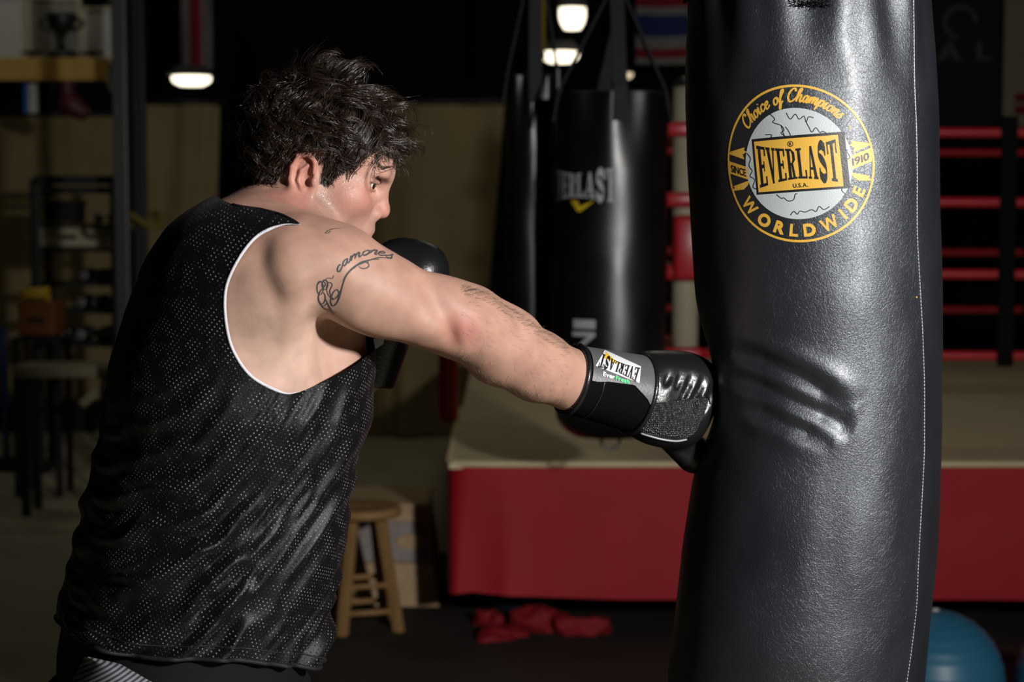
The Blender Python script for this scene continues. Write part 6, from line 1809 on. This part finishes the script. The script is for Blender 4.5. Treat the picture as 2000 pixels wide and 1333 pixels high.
V = []; F = []     # frayed thread ends on the front tab
rr_ = random.Random(5)
for i in range(70):
    x0 = rr_.uniform(1551, 1615); t0, z_ = bag_theta(x0, rr_.uniform(2, 11)); p0 = bag_pt([t0], [z_], 0.005)[0]
    p1 = p0 + np.array((rr_.uniform(-.008, .008), -0.003, rr_.uniform(-.006, .006))); v, f = tube_vf([p0, (p0 + p1) / 2 + (0, -.002, 0), p1], 0.0006, 4, True, len(V)); V += v; F += f
o = fastmesh('frayed_thread', V, F, 'velcro_black', bagroot); o['kind'] = 'stuff'
def chain_up(root, hub, r=0.018):
    z = hub[2]; k = 0
    tube('hanging_ring', [hub + np.array((0.03 * math.cos(t), 0, 0.03 * math.sin(t))) for t in np.linspace(0, 2 * math.pi, 20)], 0.006, 'chrome', root, 8)
    z += 0.03
    while z + 0.06 < ZC - 0.03:
        ax = np.array((1, 0, 0)) if k % 2 else np.array((0, 1, 0)); c = np.array((hub[0], hub[1], z + 0.026))
        tube('chain_link', [c + ax * 0.014 * math.cos(t) + np.array((0, 0, 0.030 * math.sin(t))) for t in np.linspace(0, 2 * math.pi, 13)], 0.004, 'grey_steel', root, 5)
        z += 0.048; k += 1
    tube('ceiling_hook', [(hub[0], hub[1], z - 0.01), (hub[0], hub[1], ZC)], 0.008, 'grey_steel', root, 8)
    lathe('ceiling_plate', [(0.07, 0), (0.07, 0.012), (0.02, 0.02)], (hub[0], hub[1], ZC - 0.02), 'grey_steel', root, 16)
chain_up(bagroot, hub)

# ---- second bag (behind, in the middle) and a third, all black one left of it
def far_bag(px, pyt, pyb, d, rad, label, straps=True, hub_py=-60, strap_px=None, msh='bag_leather_far'):
    t_, b_ = P(px, pyt, d), P(px, pyb, d); c = np.array((t_[0], t_[1], 0)); z1_, z0_ = t_[2], b_[2]
    root = empty('heavy_bag', (c[0], c[1], z0_), label, 'punching bag', 'heavy bags')
    nth, nz = 120, 90; th = np.linspace(-math.pi, math.pi, nth, endpoint=False); z = np.linspace(z0_, z1_, nz); TH, Z = np.meshgrid(th, z); TH, Z = TH.ravel(), Z.ravel()
    r = rad * np.ones(len(Z)); e = np.minimum(Z - z0_, 0.07); r *= np.sqrt(np.clip(1 - ((0.07 - e) / 0.07) ** 2 * 0.55, 0, 1))
    topf = np.clip((Z - (z1_ - 0.25)) / 0.25, 0, 1); r += -0.012 * topf ** 2 + topf * 0.008 * np.sin(TH * 8 + 2) + 0.003 * vnoise(np.column_stack([np.sin(TH) * 2, np.cos(TH) * 2, Z * 6]), 5)
    V = np.column_stack([c[0] + r * np.sin(TH), c[1] - r * np.cos(TH), Z])
    jj, ii = np.meshgrid(np.arange(nz - 1), np.arange(nth), indexing='ij'); jj, ii = jj.ravel(), ii.ravel(); i2 = (ii + 1) % nth
    sh = fastmesh('shell', V, np.stack([jj * nth + ii, jj * nth + i2, (jj + 1) * nth + i2, (jj + 1) * nth + ii], 1), msh, root)
    for nm, k in (('bottom_panel', 0), ('top_panel', nz - 1)):
        rim = V[k * nth:(k + 1) * nth]; F = np.array([(i, (i + 1) % nth, nth) for i in range(nth)]); fastmesh(nm, np.concatenate([rim, [rim.mean(0)]]), F if k else F[:, ::-1], msh, root)
    tube('top_piping', [V[(nz - 1) * nth + i] + (0, 0, 0.002) for i in list(range(0, nth, 3)) + [0]], 0.0022, 'webbing_grey', root, 6)
    tube('d_ring', [(c[0] + 0.03 * math.cos(t), c[1], z0_ - 0.022 + 0.024 * math.sin(t)) for t in np.linspace(0, 2 * math.pi, 16)], 0.005, 'grey_steel', root, 6)
    hub = np.array((c[0] + 0.012, c[1], P(px, hub_py, d)[2]))
    for k in range(4):
        a = k * math.pi / 2 + 0.10; nd_ = np.array((math.sin(a), -math.cos(a), 0)); td = np.array((math.cos(a), math.sin(a), 0))
        lo = c + nd_ * (rad + 0.012) + (0, 0, z1_ - 0.09); mid = c + nd_ * (rad * 0.97) + (0, 0, z1_ + 0.01)
        V2 = []; F2 = []
        for p in (lo, mid, hub * 0.94 + mid * 0.06):
            for sx, sn in ((-1, -1), (1, -1), (1, 1), (-1, 1)): V2.append(p + td * sx * 0.022 + nd_ * sn * 0.003)
        for i in range(2):
            for j in range(4): F2.append((i * 4 + j, i * 4 + (j + 1) % 4, i * 4 + 4 + (j + 1) % 4, i * 4 + 4 + j))
        F2 += [(3, 2, 1, 0), (8, 9, 10, 11)]
        fastmesh('hanging_strap', V2, F2, 'webbing_grey', root, False)
    chain_up(root, hub)
    def wrap(name, V2, F2, m, cpx, cpy, off=0.0016, par=sh):
        """flat art in metres wrapped round the shell, centred at a pixel"""
        F2 = np.array([(f[0], f[i], f[i + 1]) for f in F2 for i in range(1, len(f) - 1)]); zc = P(cpx, cpy, d - rad)[2]; thc = math.asin(np.clip((P(cpx, cpy, d - rad * 0.8)[0] - c[0]) / rad, -0.98, 0.98))
        th = thc + V2[:, 0] / rad; z = zc + V2[:, 1]; rr = rad + 0.004 + off
        W = np.column_stack([c[0] + rr * np.sin(th), c[1] - rr * np.cos(th), z]); F2 = np.array(F2)
        n = np.cross(W[F2[:, 1]] - W[F2[:, 0]], W[F2[:, 2]] - W[F2[:, 0]]); out = np.column_stack([np.sin(th), -np.cos(th), 0 * th])[F2[:, 0]]
        fl = (n * out).sum(1) < 0; F2 = F2.copy(); F2[fl] = F2[fl][:, ::-1]
        return fastmesh(name, W, F2, m, par)
    return root, sh, wrap
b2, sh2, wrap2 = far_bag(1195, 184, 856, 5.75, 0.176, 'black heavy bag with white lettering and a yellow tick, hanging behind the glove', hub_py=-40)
mat('far_print_white', (0.42, 0.45, 0.46), 0.6, 0.3); mat('far_print_yellow', (0.66, 0.46, 0.02), 0.5, 0.3)
V, F = slab_word('EVERLAST', 0.253, 0.110, 0.34, 0.06); wrap2('front_lettering', V, F, 'far_print_white', 1128, 362)
V, F = densify(np.array([(-.041, .013), (-.016, .015), (-.004, -.004), (.045, .015), (-.002, -.020), (-.014, -.020)]), [(0, 1, 2, 5), (2, 3, 4, 5)], 0.02); wrap2('yellow_tick', V, F, 'far_print_yellow', 1138, 401)
V, F = densify(np.array([(-.038, -.014), (.038, -.014), (.038, .014), (-.038, .014)]), [(0, 1, 2, 3)], 0.02); wrap2('side_label', V, F, 'far_print_white', 1143, 637)
V, F = line_text('N', 0.080, 0.04); V = V - (V[:, 0].max() / 2, 0.040); V = np.column_stack([V[:, 1], -V[:, 0]]); V, F = densify(V, F, 0.02); wrap2('side_lettering', V, F, 'far_print_white', 1143, 676)
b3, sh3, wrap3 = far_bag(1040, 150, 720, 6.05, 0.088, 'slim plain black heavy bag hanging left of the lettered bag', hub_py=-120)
V, F = densify(np.array([(-.008, -.045), (.008, -.045), (.008, .045), (-.008, .045)]), [(0, 1, 2, 3)], 0.02); wrap3('white_tag', V, F, 'far_print_white', 1088, 160); wrap3('white_tag', V, F, 'far_print_white', 1089, 208)

# ---- lettering on gloves and banner
def px_art(name, V2, F2, m, o, ex, ey, prims, off, parent, d0=2.1):
    """flat art placed by pixel axes (o + x*ex + y*ey) and laid on a surface"""
    V2, F2 = densify(np.asarray(V2, float), F2, 0.25)
    pix = np.array(o) + V2[:, :1] * np.array(ex) + V2[:, 1:2] * np.array(ey)
    S = raymarch(pix, prims, d0); S = S + grad(S, prims) * off
    n = np.cross(S[F2[:, 1]] - S[F2[:, 0]], S[F2[:, 2]] - S[F2[:, 0]]); fl = n @ FWD > 0; F2 = F2.copy(); F2[fl] = F2[fl][:, ::-1]
    return fastmesh(name, S, F2, m, parent)
OC = [Prim(lambda p: CUFF[0].f(p), CUFF[0].c, CUFF[0].r, 0.01)]
lab = patch('wrist_label', [(1180, 688), (1250, 719), (1247, 750), (1161, 717)], 30, 20, OC, 0.0034, 'label_white', band)
V, F = slab_word('EVERLAST', 1.0, 1.0, 0.30, 0.06)
px_art('label_lettering', V, F, 'print_black', (1207, 721), (-74, -28), (-8, 25), OC, 0.0042, lab)
px_art('label_flash', [(-.5, -.5), (.1, -.5), (-.5, .2)], [(0, 1, 2)], 'print_yellow', (1206, 706), (50, 22), (6, -16), OC, 0.0038, lab)
V, F = line_text('Ever', 1.0, 0.07, 0.03); wE = V[:, 0].max()
px_art('band_lettering', V, F, 'print_white', (1175, 735), (8.6, 2.6), (1.3, -7.6), OC, 0.0036, band)
V, F = line_text('Fresh', 1.0, 0.07, 0.03)
px_art('band_lettering', V + (wE + 0.15, 0), F, 'print_green', (1175, 735), (8.6, 2.6), (1.3, -7.6), OC, 0.0036, band)
mat('banner_grey', (0.09, 0.09, 0.09), 0.7, 0.2)
r, c, e = BANNER
V, F = line_text('RIVAL', 0.16, 0.03, 0.55); wR = V[:, 0].max(); x1_ = P(1935, 116, 11.79)[0]; zb_ = P(1900, 118, 11.79)[2]
off = 0
for v, f, a_, b_ in glyphs('RIVAL', 0.16 / 0.73):
    v = fatten(v, f, 0.005) + (a_ + off, 0); off += 0.55 * 0.16
    fastmesh('letter', np.column_stack([v[:, 0] + x1_ - wR, np.full(len(v), c[1] - 0.009), v[:, 1] * 0.75 + zb_]), f, 'banner_grey', r, False)
V, F = ribbon2d(circ(0.10, 40)[:30], 0.022); cc = P(1872, 45, 11.79); fastmesh('emblem', np.column_stack([V[:, 0] + cc[0], np.full(len(V), c[1] - 0.009), V[:, 1] + cc[2]]), F, 'banner_grey', r, False)

# ---- tattoo lettering: script climbing round the upper arm, then all the ink laid on the skin
SCRIPT['r'] = (.62, [[(.0, .28), (.20, 1.05), (.30, .92), (.50, .95), (.44, .25), (.56, .0), (.70, .25)]])
line = catmull([(826, 492), (870, 440), (940, 396), (1020, 372), (1100, 380), (1165, 404)], 24)
Ls = np.concatenate([[0], np.cumsum(np.linalg.norm(np.diff(line, axis=0), axis=1))]); xx = 0.0; strokes = []
for ch in 'camores':
    w_, st = SCRIPT[ch]; strokes += [[(x + xx + 0.2 * y, y) for x, y in q] for q in st]; xx += w_
for q in strokes:
    pts = []
    for x, y in q:
        s_ = x / xx * Ls[-1] * 0.96; k = min(max(int(np.searchsorted(Ls, s_)), 1), len(line) - 1); p_ = np.array([np.interp(s_, Ls, line[:, 0]), np.interp(s_, Ls, line[:, 1])])
        tv = line[k] - line[k - 1]; tv /= np.linalg.norm(tv) + 1e-9; pts.append(p_ + np.array((tv[1], -tv[0])) * y * 27)
    paths.append((tz(pts), 1.25))
arm_prims = [q for q in BODY if np.linalg.norm(q.c - P(690, 530, 2.36)) < q.r + 0.16]
ink(paths, 0.0009)
